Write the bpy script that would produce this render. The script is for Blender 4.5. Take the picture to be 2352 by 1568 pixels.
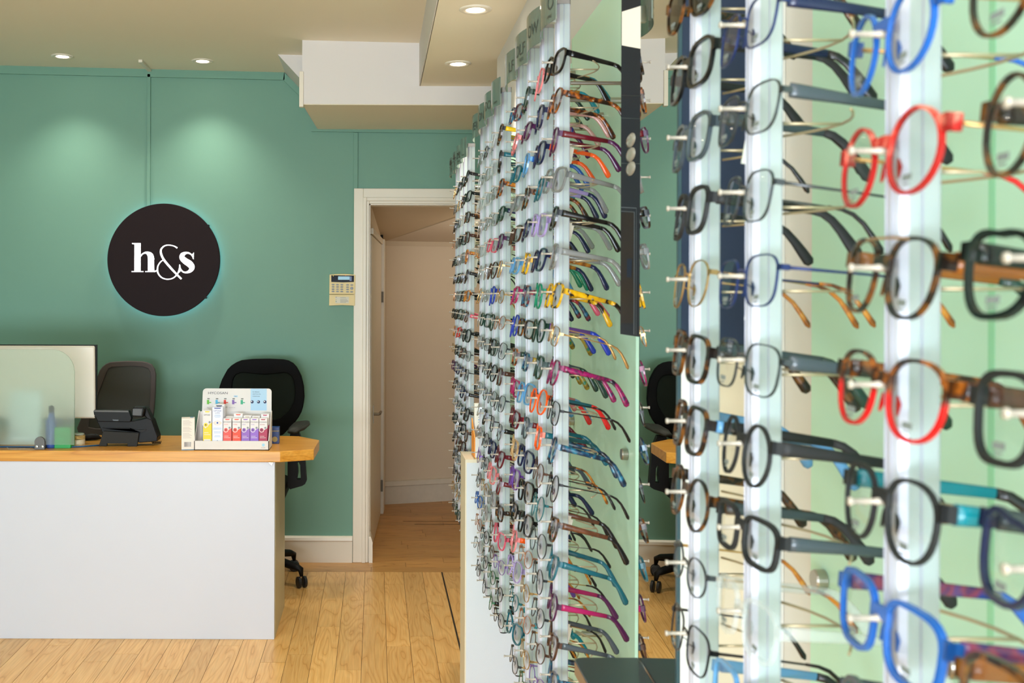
import bpy, bmesh, math, random
from mathutils import Vector, Matrix

for o in list(bpy.data.objects):
    bpy.data.objects.remove(o, do_unlink=True)
SC = bpy.context.scene
COL = SC.collection
random.seed(7)
PI = math.pi
R = math.radians

# ------------------------------------------------------------------ camera
EYE = 1.42
FPX = 2400.0
VPX, VPY = 862.0, 682.0
cam_d = bpy.data.cameras.new('camera')
cam_d.sensor_width = 36.0
cam_d.lens = 36.0 * FPX / 2352.0
cam_d.shift_x = (1176.0 - VPX) / 2352.0
cam_d.shift_y = (VPY - 784.0) / 2352.0
cam_d.clip_start = 0.02
cam_d.dof.use_dof = True
cam_d.dof.focus_distance = 3.9
cam_d.dof.aperture_fstop = 11.0
cam = bpy.data.objects.new('camera', cam_d)
cam.location = (0, 0, EYE)
cam.rotation_euler = (R(90), R(-0.2), 0)
COL.objects.link(cam)
SC.camera = cam

# ------------------------------------------------------------------ world, big lights, exposure
w = bpy.data.worlds.new('world')
SC.world = w
w.use_nodes = True
w.node_tree.nodes['Background'].inputs[0].default_value = (0.85, 0.93, 1.0, 1)
w.node_tree.nodes['Background'].inputs[1].default_value = 1.0

SC.view_settings.view_transform = 'Standard'
SC.view_settings.look = 'None'
SC.view_settings.exposure = 0.27
SC.view_settings.gamma = 1.0
SC.view_settings.use_curve_mapping = False
SC.cycles.max_bounces = 10
SC.cycles.transparent_max_bounces = 40
SC.cycles.transmission_bounces = 8
SC.cycles.caustics_reflective = False
SC.cycles.caustics_refractive = True
SC.cycles.sample_clamp_indirect = 6.0


def area_light(name, loc, rot, sx, sy, energy, color):
    d = bpy.data.lights.new(name, 'AREA')
    d.shape = 'RECTANGLE'
    d.size, d.size_y = sx, sy
    d.energy = energy
    d.color = color
    o = bpy.data.objects.new(name, d)
    o.location = loc
    o.rotation_euler = rot
    COL.objects.link(o)
    return o


# daylight coming in through the shop window behind the camera
area_light('window_daylight', (-1.2, -3.0, 1.45), (R(90), 0, 0), 3.0, 2.2, 56.0, (0.74, 0.87, 1.0))
# added fill light low behind the camera, aimed up to brighten the ceiling
area_light('pavement_bounce', (-1.2, -3.05, 0.75), (R(146), 0, 0), 3.0, 1.2, 285.0, (0.80, 0.90, 1.0))

# ------------------------------------------------------------------ materials
def lin(c):
    c = c / 255.0
    return c / 12.92 if c <= 0.04045 else ((c + 0.055) / 1.055) ** 2.4


def rgb(c):
    return (lin(c[0]), lin(c[1]), lin(c[2]), 1.0)


MATS = {}


def mat(name, col, rough=0.5, metal=0.0, spec=0.5, emit=None, es=0.0, var=0.0, vs=8.0, alpha=1.0, trans=0.0, ior=1.45,
        bump=0.0, bs=60.0, coat=0.0):
    if name in MATS:
        return MATS[name]
    m = bpy.data.materials.new(name)
    m.use_nodes = True
    nt = m.node_tree
    b = nt.nodes['Principled BSDF']
    b.inputs['Base Color'].default_value = rgb(col)
    b.inputs['Roughness'].default_value = rough
    b.inputs['Metallic'].default_value = metal
    b.inputs['Specular IOR Level'].default_value = spec
    b.inputs['Alpha'].default_value = alpha
    b.inputs['Transmission Weight'].default_value = trans
    b.inputs['IOR'].default_value = ior
    b.inputs['Coat Weight'].default_value = coat
    if emit is not None:
        b.inputs['Emission Color'].default_value = rgb(emit)
        b.inputs['Emission Strength'].default_value = es
    if var > 0 or bump > 0:
        tc = nt.nodes.new('ShaderNodeNewGeometry')
        nz = nt.nodes.new('ShaderNodeTexNoise')
        nz.inputs['Scale'].default_value = vs
        nz.inputs['Detail'].default_value = 4
        nt.links.new(tc.outputs['Position'], nz.inputs['Vector'])
        if var > 0:
            mx = nt.nodes.new('ShaderNodeMix')
            mx.data_type = 'RGBA'
            c = rgb(col)
            mx.inputs['A'].default_value = tuple(max(0, v * (1 - var)) for v in c[:3]) + (1,)
            mx.inputs['B'].default_value = tuple(min(1, v * (1 + var)) for v in c[:3]) + (1,)
            nt.links.new(nz.outputs['Fac'], mx.inputs['Factor'])
            nt.links.new(mx.outputs['Result'], b.inputs['Base Color'])
        if bump > 0:
            n2 = nt.nodes.new('ShaderNodeTexNoise')
            n2.inputs['Scale'].default_value = bs
            n2.inputs['Detail'].default_value = 5
            nt.links.new(tc.outputs['Position'], n2.inputs['Vector'])
            bp = nt.nodes.new('ShaderNodeBump')
            bp.inputs['Strength'].default_value = bump
            bp.inputs['Distance'].default_value = 0.004
            nt.links.new(n2.outputs['Fac'], bp.inputs['Height'])
            nt.links.new(bp.outputs['Normal'], b.inputs['Normal'])
    MATS[name] = m
    return m


def mottled(name, cols, scale=70.0, rough=0.25, detail=3.0, pos=None):
    """patterned acetate: noise through a hard colour ramp, in object space"""
    if name in MATS:
        return MATS[name]
    m = bpy.data.materials.new(name)
    m.use_nodes = True
    nt = m.node_tree
    b = nt.nodes['Principled BSDF']
    b.inputs['Roughness'].default_value = rough
    tc = nt.nodes.new('ShaderNodeTexCoord')
    nz = nt.nodes.new('ShaderNodeTexNoise')
    nz.inputs['Scale'].default_value = scale
    nz.inputs['Detail'].default_value = detail
    cr = nt.nodes.new('ShaderNodeValToRGB')
    n = len(cols)
    ps = pos or [0.36 + 0.28 * i / max(1, n - 1) for i in range(n)]
    el = cr.color_ramp.elements
    el[0].position, el[0].color = ps[0], rgb(cols[0])
    el[1].position, el[1].color = ps[-1], rgb(cols[-1])
    for i in range(1, n - 1):
        e = el.new(ps[i])
        e.color = rgb(cols[i])
    nt.links.new(tc.outputs['Object'], nz.inputs['Vector'])
    nt.links.new(nz.outputs['Fac'], cr.inputs['Fac'])
    nt.links.new(cr.outputs['Color'], b.inputs['Base Color'])
    MATS[name] = m
    return m


def wood(name, c1, c2, c3, axis='Y', scale=1.0, rough=0.4, perobj=True, rings=9.0):
    if name in MATS:
        return MATS[name]
    m = bpy.data.materials.new(name)
    m.use_nodes = True
    nt = m.node_tree
    L = nt.links.new
    b = nt.nodes['Principled BSDF']
    b.inputs['Roughness'].default_value = rough
    g = nt.nodes.new('ShaderNodeNewGeometry')
    mp = nt.nodes.new('ShaderNodeMapping')
    s = [8.5, 8.5, 8.5]
    s['XYZ'.index(axis)] = 1.1
    mp.inputs['Scale'].default_value = [v * scale for v in s]
    L(g.outputs['Position'], mp.inputs['Vector'])
    vec = mp.outputs['Vector']
    if perobj:
        oi = nt.nodes.new('ShaderNodeObjectInfo')
        mu = nt.nodes.new('ShaderNodeMath')
        mu.operation = 'MULTIPLY'
        mu.inputs[1].default_value = 90.0
        L(oi.outputs['Random'], mu.inputs[0])
        ad = nt.nodes.new('ShaderNodeVectorMath')
        ad.operation = 'ADD'
        L(vec, ad.inputs[0])
        L(mu.outputs[0], ad.inputs[1])
        vec = ad.outputs[0]
    n1 = nt.nodes.new('ShaderNodeTexNoise')
    n1.inputs['Scale'].default_value = 1.0
    n1.inputs['Detail'].default_value = 2.0
    n1.inputs['Distortion'].default_value = 0.5
    L(vec, n1.inputs['Vector'])
    k = nt.nodes.new('ShaderNodeMath')
    k.operation = 'MULTIPLY'
    k.inputs[1].default_value = rings
    L(n1.outputs['Fac'], k.inputs[0])
    fr = nt.nodes.new('ShaderNodeMath')
    fr.operation = 'FRACT'
    L(k.outputs[0], fr.inputs[0])
    # fine pores
    mp2 = nt.nodes.new('ShaderNodeMapping')
    s2 = [160.0, 160.0, 160.0]
    s2['XYZ'.index(axis)] = 6.0
    mp2.inputs['Scale'].default_value = [v * scale for v in s2]
    L(g.outputs['Position'], mp2.inputs['Vector'])
    n2 = nt.nodes.new('ShaderNodeTexNoise')
    n2.inputs['Scale'].default_value = 1.0
    n2.inputs['Detail'].default_value = 3.0
    L(mp2.outputs['Vector'], n2.inputs['Vector'])
    cr = nt.nodes.new('ShaderNodeValToRGB')
    el = cr.color_ramp.elements
    el[0].position, el[0].color = 0.0, rgb(c2)
    el[1].position, el[1].color = 1.0, rgb(c2)
    e = el.new(0.45); e.color = rgb(c1)
    e = el.new(0.86); e.color = rgb(c2)
    e = el.new(0.96); e.color = rgb(c3)
    L(fr.outputs[0], cr.inputs['Fac'])
    mx = nt.nodes.new('ShaderNodeMix')
    mx.data_type = 'RGBA'
    mx.blend_type = 'MULTIPLY'
    mx.inputs['Factor'].default_value = 0.55
    cr2 = nt.nodes.new('ShaderNodeValToRGB')
    cr2.color_ramp.elements[0].position, cr2.color_ramp.elements[0].color = 0.3, (0.72, 0.68, 0.62, 1)
    cr2.color_ramp.elements[1].position, cr2.color_ramp.elements[1].color = 0.62, (1, 1, 1, 1)
    L(n2.outputs['Fac'], cr2.inputs['Fac'])
    L(cr.outputs['Color'], mx.inputs['A'])
    L(cr2.outputs['Color'], mx.inputs['B'])
    out = mx.outputs['Result']
    if perobj:
        hs = nt.nodes.new('ShaderNodeHueSaturation')
        mr = nt.nodes.new('ShaderNodeMapRange')
        mr.inputs['To Min'].default_value = 0.9
        mr.inputs['To Max'].default_value = 1.1
        L(oi.outputs['Random'], mr.inputs['Value'])
        L(mr.outputs[0], hs.inputs['Value'])
        L(out, hs.inputs['Color'])
        out = hs.outputs['Color']
    L(out, b.inputs['Base Color'])
    MATS[name] = m
    return m


def clear_lens(name, tint=(1, 1, 1), refl=1.0):
    if name in MATS:
        return MATS[name]
    m = bpy.data.materials.new(name)
    m.use_nodes = True
    nt = m.node_tree
    for n in list(nt.nodes):
        nt.nodes.remove(n)
    out = nt.nodes.new('ShaderNodeOutputMaterial')
    tr = nt.nodes.new('ShaderNodeBsdfTransparent')
    tr.inputs[0].default_value = (*tint, 1)
    gl = nt.nodes.new('ShaderNodeBsdfGlossy')
    gl.inputs['Roughness'].default_value = 0.02
    fr = nt.nodes.new('ShaderNodeFresnel')
    fr.inputs['IOR'].default_value = 1.45
    mx = nt.nodes.new('ShaderNodeMixShader')
    mu = nt.nodes.new('ShaderNodeMath')
    mu.operation = 'MULTIPLY'
    mu.inputs[1].default_value = refl
    nt.links.new(fr.outputs[0], mu.inputs[0])
    nt.links.new(mu.outputs[0], mx.inputs[0])
    nt.links.new(tr.outputs[0], mx.inputs[1])
    nt.links.new(gl.outputs[0], mx.inputs[2])
    nt.links.new(mx.outputs[0], out.inputs[0])
    MATS[name] = m
    return m


def crystal(name, col, opac=0.35):
    """see-through acetate: a glossy surface over a partly transparent body"""
    if name in MATS:
        return MATS[name]
    m = mat(name, col, rough=0.12, spec=0.6)
    m.node_tree.nodes['Principled BSDF'].inputs['Alpha'].default_value = opac
    return m


M_TEAL = mat('teal_wall_paint', (112, 156, 138), rough=0.55, var=0.05, vs=2.0, bump=0.05, bs=90)
M_CEIL = mat('cream_ceiling_paint', (242, 233, 212), rough=0.7, var=0.02, vs=1.5, bump=0.06, bs=60)
M_WHITE = mat('white_wall_paint', (222, 217, 214), rough=0.6, var=0.02, vs=3, bump=0.06, bs=50)
M_TRIMW = mat('white_gloss_trim', (232, 224, 208), rough=0.35, var=0.03, vs=6)
M_HALL = mat('beige_hall_paint', (216, 198, 172), rough=0.7, var=0.05, vs=3, bump=0.08, bs=40)
M_HALLC = mat('hall_soffit_paint', (205, 186, 158), rough=0.7, var=0.03)
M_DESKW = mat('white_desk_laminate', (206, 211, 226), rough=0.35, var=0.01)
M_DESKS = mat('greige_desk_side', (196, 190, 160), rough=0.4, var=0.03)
M_OAK = wood('oak_worktop', (222, 162, 72), (210, 146, 54), (192, 126, 42), axis='X', rough=0.3, perobj=False, rings=7)
M_OAKEDGE = wood('oak_edge', (226, 160, 74), (214, 142, 52), (186, 112, 36), axis='X', rough=0.35, perobj=False, rings=6)
M_FLOOR = wood('floor_plank_wood', (232, 186, 116), (224, 172, 100), (206, 150, 78), axis='Y', rough=0.32, rings=13)
M_FLOORX = wood('floor_plank_wood_across', (210, 158, 88), (198, 144, 74), (172, 118, 54), axis='X', rough=0.34, rings=13)
M_GROUT = mat('floor_joint_dark', (70, 48, 26), rough=0.8)
M_INLAY = mat('dark_floor_inlay', (34, 26, 20), rough=0.5)
M_BLACK = mat('black_plastic', (13, 12, 12), rough=0.5, spec=0.25)
M_BLACKG = mat('black_gloss', (12, 12, 12), rough=0.2)
M_CHROME = mat('brushed_steel', (176, 170, 160), rough=0.3, metal=1.0)
M_ALU = mat('white_aluminium_rail', (188, 190, 204), rough=0.34, metal=0.15, spec=0.6)
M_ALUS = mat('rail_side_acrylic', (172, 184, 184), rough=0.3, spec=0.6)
M_CAP = mat('grey_rail_cap', (150, 146, 142), rough=0.4, metal=0.5)
M_FOOT = mat('black_rail_foot', (26, 32, 40), rough=0.5)
M_PEG = mat('beige_peg', (172, 164, 152), rough=0.25, spec=0.7)
M_WIRE = mat('champagne_wire', (190, 176, 146), rough=0.35, metal=0.6)
M_PANEL = mat('mint_acrylic_panel', (198, 238, 217), rough=0.35, spec=0.4)
M_PANELE = mat('mint_acrylic_edge', (158, 222, 184), rough=0.3)
M_SIGN = mat('grey_green_acrylic_sign', (100, 116, 108), rough=0.12, spec=0.8, alpha=0.94)
M_SIGNT = mat('dark_sign_lettering', (62, 66, 60), rough=0.5)
M_MIRROR = mat('mirror_silver', (236, 240, 238), rough=0.0, metal=1.0)
M_MFRAME = mat('mirror_dark_edge', (52, 78, 88), rough=0.35)
M_NAVY = mat('navy_board', (28, 44, 70), rough=0.5, var=0.08, vs=3)
M_CREAM = mat('cream_cabinet', (222, 210, 186), rough=0.5)
M_SLATE = mat('slate_shelf', (50, 64, 70), rough=0.22, spec=0.5)
M_SLATEE = mat('shelf_brown_edge', (140, 112, 88), rough=0.5)
M_SPECK = mat('white_speckled_laminate', (208, 214, 224), rough=0.5, var=0.05, vs=420)
M_SPECKE = mat('ivory_edge_band', (224, 214, 192), rough=0.5)
M_LENS = clear_lens('clear_spectacle_lens', (0.985, 0.99, 0.985), 0.6)
M_SMOKE = clear_lens('smoked_sun_lens', (0.12, 0.13, 0.11), 1.2)
M_TAG = mat('white_paper_tag', (244, 242, 234), rough=0.7)
M_GLOW = mat('lamp_glow', (255, 244, 226), emit=(255, 240, 216), es=14.0)
M_LED = mat('cool_led_glow', (190, 235, 255), emit=(150, 226, 255), es=3.0)
M_LETTER = mat('lit_sign_letters', (255, 255, 255), emit=(250, 250, 255), es=1.6)
M_SIGNB = mat('aubergine_sign_face', (34, 23, 25), rough=0.6, spec=0.15)

# ------------------------------------------------------------------ mesh helpers
class MB:
    def __init__(s):
        s.v, s.f, s.m = [], [], []
        s.cur = 0

    def mi(s, i):
        s.cur = i
        return s

    def add(s, vs, fs):
        b = len(s.v)
        s.v += [tuple(p) for p in vs]
        for f in fs:
            s.f.append(tuple(b + i for i in f))
            s.m.append(s.cur)
        return s

    def box(s, x0, x1, y0, y1, z0, z1):
        return s.add([(x0, y0, z0), (x1, y0, z0), (x1, y1, z0), (x0, y1, z0), (x0, y0, z1), (x1, y0, z1), (x1, y1, z1), (x0, y1, z1)],
                     [(0, 3, 2, 1), (4, 5, 6, 7), (0, 1, 5, 4), (1, 2, 6, 5), (2, 3, 7, 6), (3, 0, 4, 7)])

    def prism(s, poly, axis, a0, a1):
        """poly: list of 2-D points in the plane perpendicular to axis"""
        n = len(poly)
        def P(p, a):
            return {'X': (a, p[0], p[1]), 'Y': (p[0], a, p[1]), 'Z': (p[0], p[1], a)}[axis]
        ar = sum(poly[i][0] * poly[(i + 1) % n][1] - poly[(i + 1) % n][0] * poly[i][1] for i in range(n))
        flip = (ar > 0) if axis in ('X', 'Z') else (ar < 0)
        if not flip:
            poly = poly[::-1]
        if a1 < a0:
            a0, a1 = a1, a0
        vs = [P(p, a0) for p in poly] + [P(p, a1) for p in poly]
        fs = [tuple(range(n))[::-1], tuple(range(n, 2 * n))]
        fs += [(i, (i + 1) % n, n + (i + 1) % n, n + i) for i in range(n)]
        return s.add(vs, fs)

    def tube(s, pts, r, n=8, flat=None, cap=True):
        """sweep of an ellipse along pts; r number or list; flat = (ry, rz) factor"""
        pts = [Vector(p) for p in pts]
        k = len(pts)
        rs = r if isinstance(r, (list, tuple)) else [r] * k
        base = len(s.v)
        up0 = None
        for i, p in enumerate(pts):
            t = (pts[min(i + 1, k - 1)] - pts[max(i - 1, 0)]).normalized()
            if up0 is None:
                up0 = Vector((0, 0, 1)) if abs(t.z) < 0.9 else Vector((1, 0, 0))
            side = t.cross(up0)
            if side.length < 1e-6:
                side = t.cross(Vector((0, 1, 0)))
            side.normalize()
            up = side.cross(t).normalized()
            up0 = up
            for j in range(n):
                a = 2 * PI * j / n
                fx, fz = flat if flat else (1, 1)
                q = p + side * (math.cos(a) * rs[i] * fx) + up * (math.sin(a) * rs[i] * fz)
                s.v.append(tuple(q))
        for i in range(k - 1):
            for j in range(n):
                a, b = base + i * n + j, base + i * n + (j + 1) % n
                s.f.append((a, b, b + n, a + n)); s.m.append(s.cur)
        if cap:
            s.f.append(tuple(base + j for j in range(n))[::-1]); s.m.append(s.cur)
            s.f.append(tuple(base + (k - 1) * n + j for j in range(n))); s.m.append(s.cur)
        return s

    def lathe(s, prof, c, axis='Z', n=20, cap=True):
        """prof: list of (radius, offset along axis)"""
        base = len(s.v)
        k = len(prof)
        for r, h in prof:
            for j in range(n):
                a = 2 * PI * j / n
                u, v = r * math.cos(a), r * math.sin(a)
                p = {'Z': (u, v, h), 'Y': (u, h, -v), 'X': (h, u, v)}[axis]
                s.v.append((c[0] + p[0], c[1] + p[1], c[2] + p[2]))
        for i in range(k - 1):
            for j in range(n):
                a, b = base + i * n + j, base + i * n + (j + 1) % n
                s.f.append((a, b, b + n, a + n)); s.m.append(s.cur)
        if cap:
            if prof[0][0] > 1e-6:
                s.f.append(tuple(base + j for j in range(n))[::-1]); s.m.append(s.cur)
            if prof[-1][0] > 1e-6:
                s.f.append(tuple(base + (k - 1) * n + j for j in range(n))); s.m.append(s.cur)
        return s

    def ring(s, outer, inner, axis, a0, a1):
        """plate with a hole: outer and inner polygons with the same number of points"""
        n = len(outer)
        def P(p, a):
            return {'X': (a, p[0], p[1]), 'Y': (p[0], a, p[1]), 'Z': (p[0], p[1], a)}[axis]
        vs = [P(p, a0) for p in outer] + [P(p, a0) for p in inner] + [P(p, a1) for p in outer] + [P(p, a1) for p in inner]
        fs = []
        for i in range(n):
            j = (i + 1) % n
            fs += [(i, j, n + j, n + i), (2 * n + i, 3 * n + i, 3 * n + j, 2 * n + j), (i, 2 * n + i, 2 * n + j, j), (n + i, n + j, 3 * n + j, 3 * n + i)]
        return s.add(vs, fs)

    def mesh(s, name, mats, bevel=0.0, smooth=False, off=(0, 0, 0)):
        me = bpy.data.meshes.new(name)
        me.from_pydata([(a - off[0], b - off[1], c - off[2]) for a, b, c in s.v], [], s.f)
        bm = bmesh.new()
        bm.from_mesh(me)
        for i, f in enumerate(bm.faces):
            f.material_index = s.m[i]
            f.smooth = smooth
        bmesh.ops.recalc_face_normals(bm, faces=bm.faces)
        if bevel > 0:
            ed = [e for e in bm.edges if len(e.link_faces) == 2 and e.calc_face_angle(0) > 0.6]
            bmesh.ops.bevel(bm, geom=ed, offset=bevel, segments=2, affect='EDGES', profile=0.5)
        bm.to_mesh(me)
        bm.free()
        for m in (mats if isinstance(mats, (list, tuple)) else [mats]):
            me.materials.append(m)
        return me


def wloc(o):
    p = Vector((0, 0, 0))
    while o is not None:
        p += o.location
        o = o.parent
    return p


def obj(name, mb, mats, parent=None, bevel=0.0, smooth=False, world=True, loc=None, rot=None):
    """link a builder (or mesh) as one object. world=True: its vertices are world coordinates (unrotated parents)"""
    if isinstance(mb, MB):
        off = wloc(parent) if (parent is not None and world) else (0, 0, 0)
        me = mb.mesh(name, mats, bevel, smooth, off)
    else:
        me = mb
    o = bpy.data.objects.new(name, me)
    COL.objects.link(o)
    if parent is not None:
        o.parent = parent
    if loc is not None:
        o.location = loc
    if rot is not None:
        o.rotation_euler = rot
    return o


def tag(o, label, cat, group=None):
    o['label'] = label
    o['category'] = cat
    if group:
        o['group'] = group
    return o


def thing(name, label, cat, loc=(0, 0, 0), rot=(0, 0, 0), group=None):
    o = bpy.data.objects.new(name, None)
    o.empty_display_size = 0.05
    COL.objects.link(o)
    o.location = loc
    o.rotation_euler = rot
    return tag(o, label, cat, group)


def struct(name, mb, mats, bevel=0.0, label=None, smooth=False):
    o = obj(name, mb, mats, None, bevel, smooth)
    o['kind'] = 'structure'
    if label:
        o['label'] = label
    return o


def text(s, size, loc, rot, m, parent, align='CENTER', name='lettering', extrude=0.0, sx=1.0, world=True):
    cu = bpy.data.curves.new(name, 'FONT')
    cu.body = s
    cu.size = size
    cu.align_x = align
    cu.align_y = 'CENTER'
    cu.extrude = extrude
    cu.resolution_u = 3
    t = bpy.data.objects.new(name, cu)
    COL.objects.link(t)
    dg = bpy.context.evaluated_depsgraph_get()
    me = bpy.data.meshes.new_from_object(t.evaluated_get(dg))
    bpy.data.objects.remove(t, do_unlink=True)
    me.materials.clear()
    me.materials.append(m)
    o = bpy.data.objects.new(name, me)
    COL.objects.link(o)
    o.parent = parent
    l = Vector(loc)
    if world and parent is not None:
        l = l - wloc(parent)
    o.location = l
    o.rotation_euler = rot
    o.scale = (sx, 1, 1)
    return o


def px(x, y, Y):
    """photograph pixel at depth Y -> world X, Z"""
    return ((x - VPX) * Y / FPX, EYE + (VPY - y) * Y / FPX)


def pxpoly(pts, ox, oy, sc, Y):
    return [px(ox + a / sc, oy + b / sc, Y) for a, b in pts]


def arc(cx, cy, r, a0, a1, n):
    return [(cx + r * math.cos(R(a0 + (a1 - a0) * i / n)), cy + r * math.sin(R(a0 + (a1 - a0) * i / n))) for i in range(n + 1)]


def rrect(x0, x1, y0, y1, r, n=4):
    return arc(x1 - r, y1 - r, r, 0, 90, n) + arc(x0 + r, y1 - r, r, 90, 180, n) + arc(x0 + r, y0 + r, r, 180, 270, n) + arc(x1 - r, y0 + r, r, 270, 360, n)


def radial(poly, c, n):
    """resample a star-shaped polygon at n even angles about c"""
    out = []
    k = len(poly)
    for i in range(n):
        a = 2 * PI * i / n
        d = Vector((math.cos(a), math.sin(a)))
        best = 0
        for j in range(k):
            p, q = Vector(poly[j]) - Vector(c), Vector(poly[(j + 1) % k]) - Vector(c)
            e = q - p
            den = d.x * e.y - d.y * e.x
            if abs(den) < 1e-12:
                continue
            t = (p.x * e.y - p.y * e.x) / den
            u = (p.x * d.y - p.y * d.x) / den
            if t > best and -1e-9 <= u <= 1 + 1e-9:
                best = t
        out.append((c[0] + d.x * best, c[1] + d.y * best))
    return out


# ================================================================== THE SETTING
WALLX = 0.50          # right wall face
YB = 5.605            # back wall face
def cz(x):            # main ceiling height (a little out of level)
    return 2.61 - 0.021 * x
ZR = 2.405            # lowered ceiling on the right
XS = 0.205            # the step between the two ceilings
LX = -3.2
FY = -3.2

# floor slab with the recessed joints, planks on top of it
fl = struct('floor', MB().box(LX, 1.3, FY, 7.6, -0.06, -0.0015), M_GROUT, label='honey-coloured wood plank floor')
pm_y = MB().box(0, 1, 0, 1, -0.012, 0).mesh('plank', M_FLOOR)
pm_x = MB().box(0, 1, 0, 1, -0.012, 0).mesh('plank', M_FLOORX)
PW, GAP = 0.0985, 0.0016


def plank(me, x0, y0, x1, y1):
    o = bpy.data.objects.new('plank', me)
    COL.objects.link(o)
    o.parent = fl
    o.location = (x0 + GAP / 2, y0 + GAP / 2, 0)
    o.scale = (x1 - x0 - GAP, y1 - y0 - GAP, 1)


rnd = random.Random(3)
xr = 0.3456
col_i = 0
Y0F, Y1F = 2.6, 5.40
while xr - PW > -2.3:
    x0, x1 = xr - PW, xr
    y = Y1F
    first = [0.42, 1.02, 0.23, 0.72, 0.5, 0.9, 0.33][col_i % 7]
    ln = first
    while y > Y0F + 0.02:
        y0 = max(Y0F, y - ln)
        plank(pm_y, x0, y0, x1, y)
        y = y0
        ln = 0.92
    xr = x0
    col_i += 1
for c in range(9):
    x0 = 0.352 + c * PW
    y = Y1F
    ln = 0.3 + 0.2 * (c % 3)
    while y > Y0F + 0.02 and c < 2 or (y > 4.3 and c >= 2):
        y0 = max(Y0F if c < 2 else 4.3, y - ln)
        plank(pm_y, x0, y0, x0 + PW, y)
        y = y0
        ln = 0.92
for r_ in range(20):
    y0 = 5.40 + r_ * 0.0995
    x = -2.3 if r_ < 2 else -0.15
    ln = 0.3 + rnd.random() * 0.6
    while x < 1.2:
        x1 = min(1.25, x + ln)
        plank(pm_x, x, y0, x1, y0 + 0.0995)
        x = x1
        ln = 0.92
# the rest of the floor, nearer than the photograph shows
rest = MB().box(LX, WALLX, FY, Y0F, -0.012, 0).box(LX, -2.3, Y0F, YB, -0.012, 0)
o = obj('floor_area', rest, M_FLOOR, fl)
obj('inlay_strip', MB().box(0.3456, 0.352, 2.6, 5.40, -0.01, 0.0006), M_INLAY, fl)
obj('inlay_strip', MB().box(0.449, 0.4545, 5.41, 5.50, -0.01, 0.0006), M_INLAY, fl)
for (x0, x1, yy) in ((0.18, 0.9, 6.62), (0.25, 0.9, 6.53)):
    obj('inlay_strip', MB().box(x0, x1, yy, yy + 0.012, -0.01, 0.0006), mat('worn_dark_tape', (104, 76, 48), rough=0.7), fl)

# back wall with the doorway
DX0, DX1, DZ = -0.040, 0.73, 1.925
mb = MB().box(LX, DX0, YB, YB + 0.1, 0, 2.75).box(DX1, 1.3, YB, YB + 0.1, 0, 2.75).box(DX0, DX1, YB, YB + 0.1, DZ, 2.75)
struct('wall_back', mb, M_TEAL, label='sage green painted back wall')
# left, front (shop window) and right walls
struct('wall_left', MB().box(LX - 0.1, LX, FY, YB + 0.1, 0, 2.75), M_TEAL)
mb = MB().box(LX, 0.6, FY - 0.1, FY, 0, 0.35).box(LX, 0.6, FY - 0.1, FY, 2.55, 2.75).box(LX, -2.7, FY - 0.1, FY, 0.35, 2.55).box(0.3, 0.6, FY - 0.1, FY, 0.35, 2.55)
struct('wall_front', mb, M_WHITE)
struct('wall_right', MB().box(WALLX, WALLX + 0.1, FY, 4.32, 0, 2.75), M_WHITE, label='white wall behind the spectacle display')
struct('wall_alcove', MB().box(1.2, 1.3, 4.2, YB, 0, 2.75).box(WALLX + 0.1, 1.3, 4.2, 4.32, 0, 2.75), M_TEAL)

# ceilings
mb = MB()
for (a, b) in ((LX - 0.1, XS),):
    mb.add([(a, FY - 0.1, cz(a)), (b, FY - 0.1, cz(b)), (b, YB + 0.1, cz(b)), (a, YB + 0.1, cz(a)),
            (a, FY - 0.1, 2.85), (b, FY - 0.1, 2.85), (b, YB + 0.1, 2.85), (a, YB + 0.1, 2.85)],
           [(0, 3, 2, 1), (4, 5, 6, 7), (0, 1, 5, 4), (1, 2, 6, 5), (2, 3, 7, 6), (3, 0, 4, 7)])
struct('ceiling', mb, M_CEIL, label='cream painted ceiling')
mb = MB().box(XS, 1.3, FY - 0.1, 4.876, ZR, 2.85)
o = struct('ceiling_lowered', mb, M_CEIL, label='lowered strip of cream ceiling above the display wall')
obj('step_face', MB().box(XS - 0.004, XS + 0.002, FY, 4.876, ZR, 2.62), M_WHITE, o)

# boxed beam in front of the back wall
B0, B1, BZ = 4.876, YB, 2.32
mb = MB()
# front face left end X -0.345, back left end -0.313 (the end is skewed)
poly = [(-0.345, B0), (1.2, B0), (1.2, B1 + 0.02), (-0.313, B1 + 0.02)]
mb.prism(poly, 'Z', BZ, 2.7)
bo = struct('trim_1', mb, [M_WHITE], label='white boxed-in beam across the ceiling')
obj('beam_underside', MB().prism([(-0.340, B0 + 0.004), (1.2, B0 + 0.004), (1.2, B1), (-0.310, B1)], 'Z', BZ - 0.003, BZ + 0.002), M_CEIL, bo)
x0, z0 = px(690, 165, 4.9)
obj('end_strip', MB().box(-0.358, -0.338, 4.868, 4.90, 2.305, 2.47), M_TRIMW, bo, bevel=0.002)
# the sloping boxing left of the beam
mb = MB().prism([(-0.497, cz(-0.497) + 0.01), (-0.30, cz(-0.3) + 0.01), (-0.30, 2.42)], 'Y', 5.18, YB)
struct('trim_2', mb, M_WHITE, label='small white sloped boxing beside the beam')

# teal battens on the back wall
def batten(n, x0, x1, z0, z1, label=None):
    struct('trim_%d' % n, MB().box(x0, x1, YB - 0.012, YB, z0, z1), M_TEAL, bevel=0.002, label=label)

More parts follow.
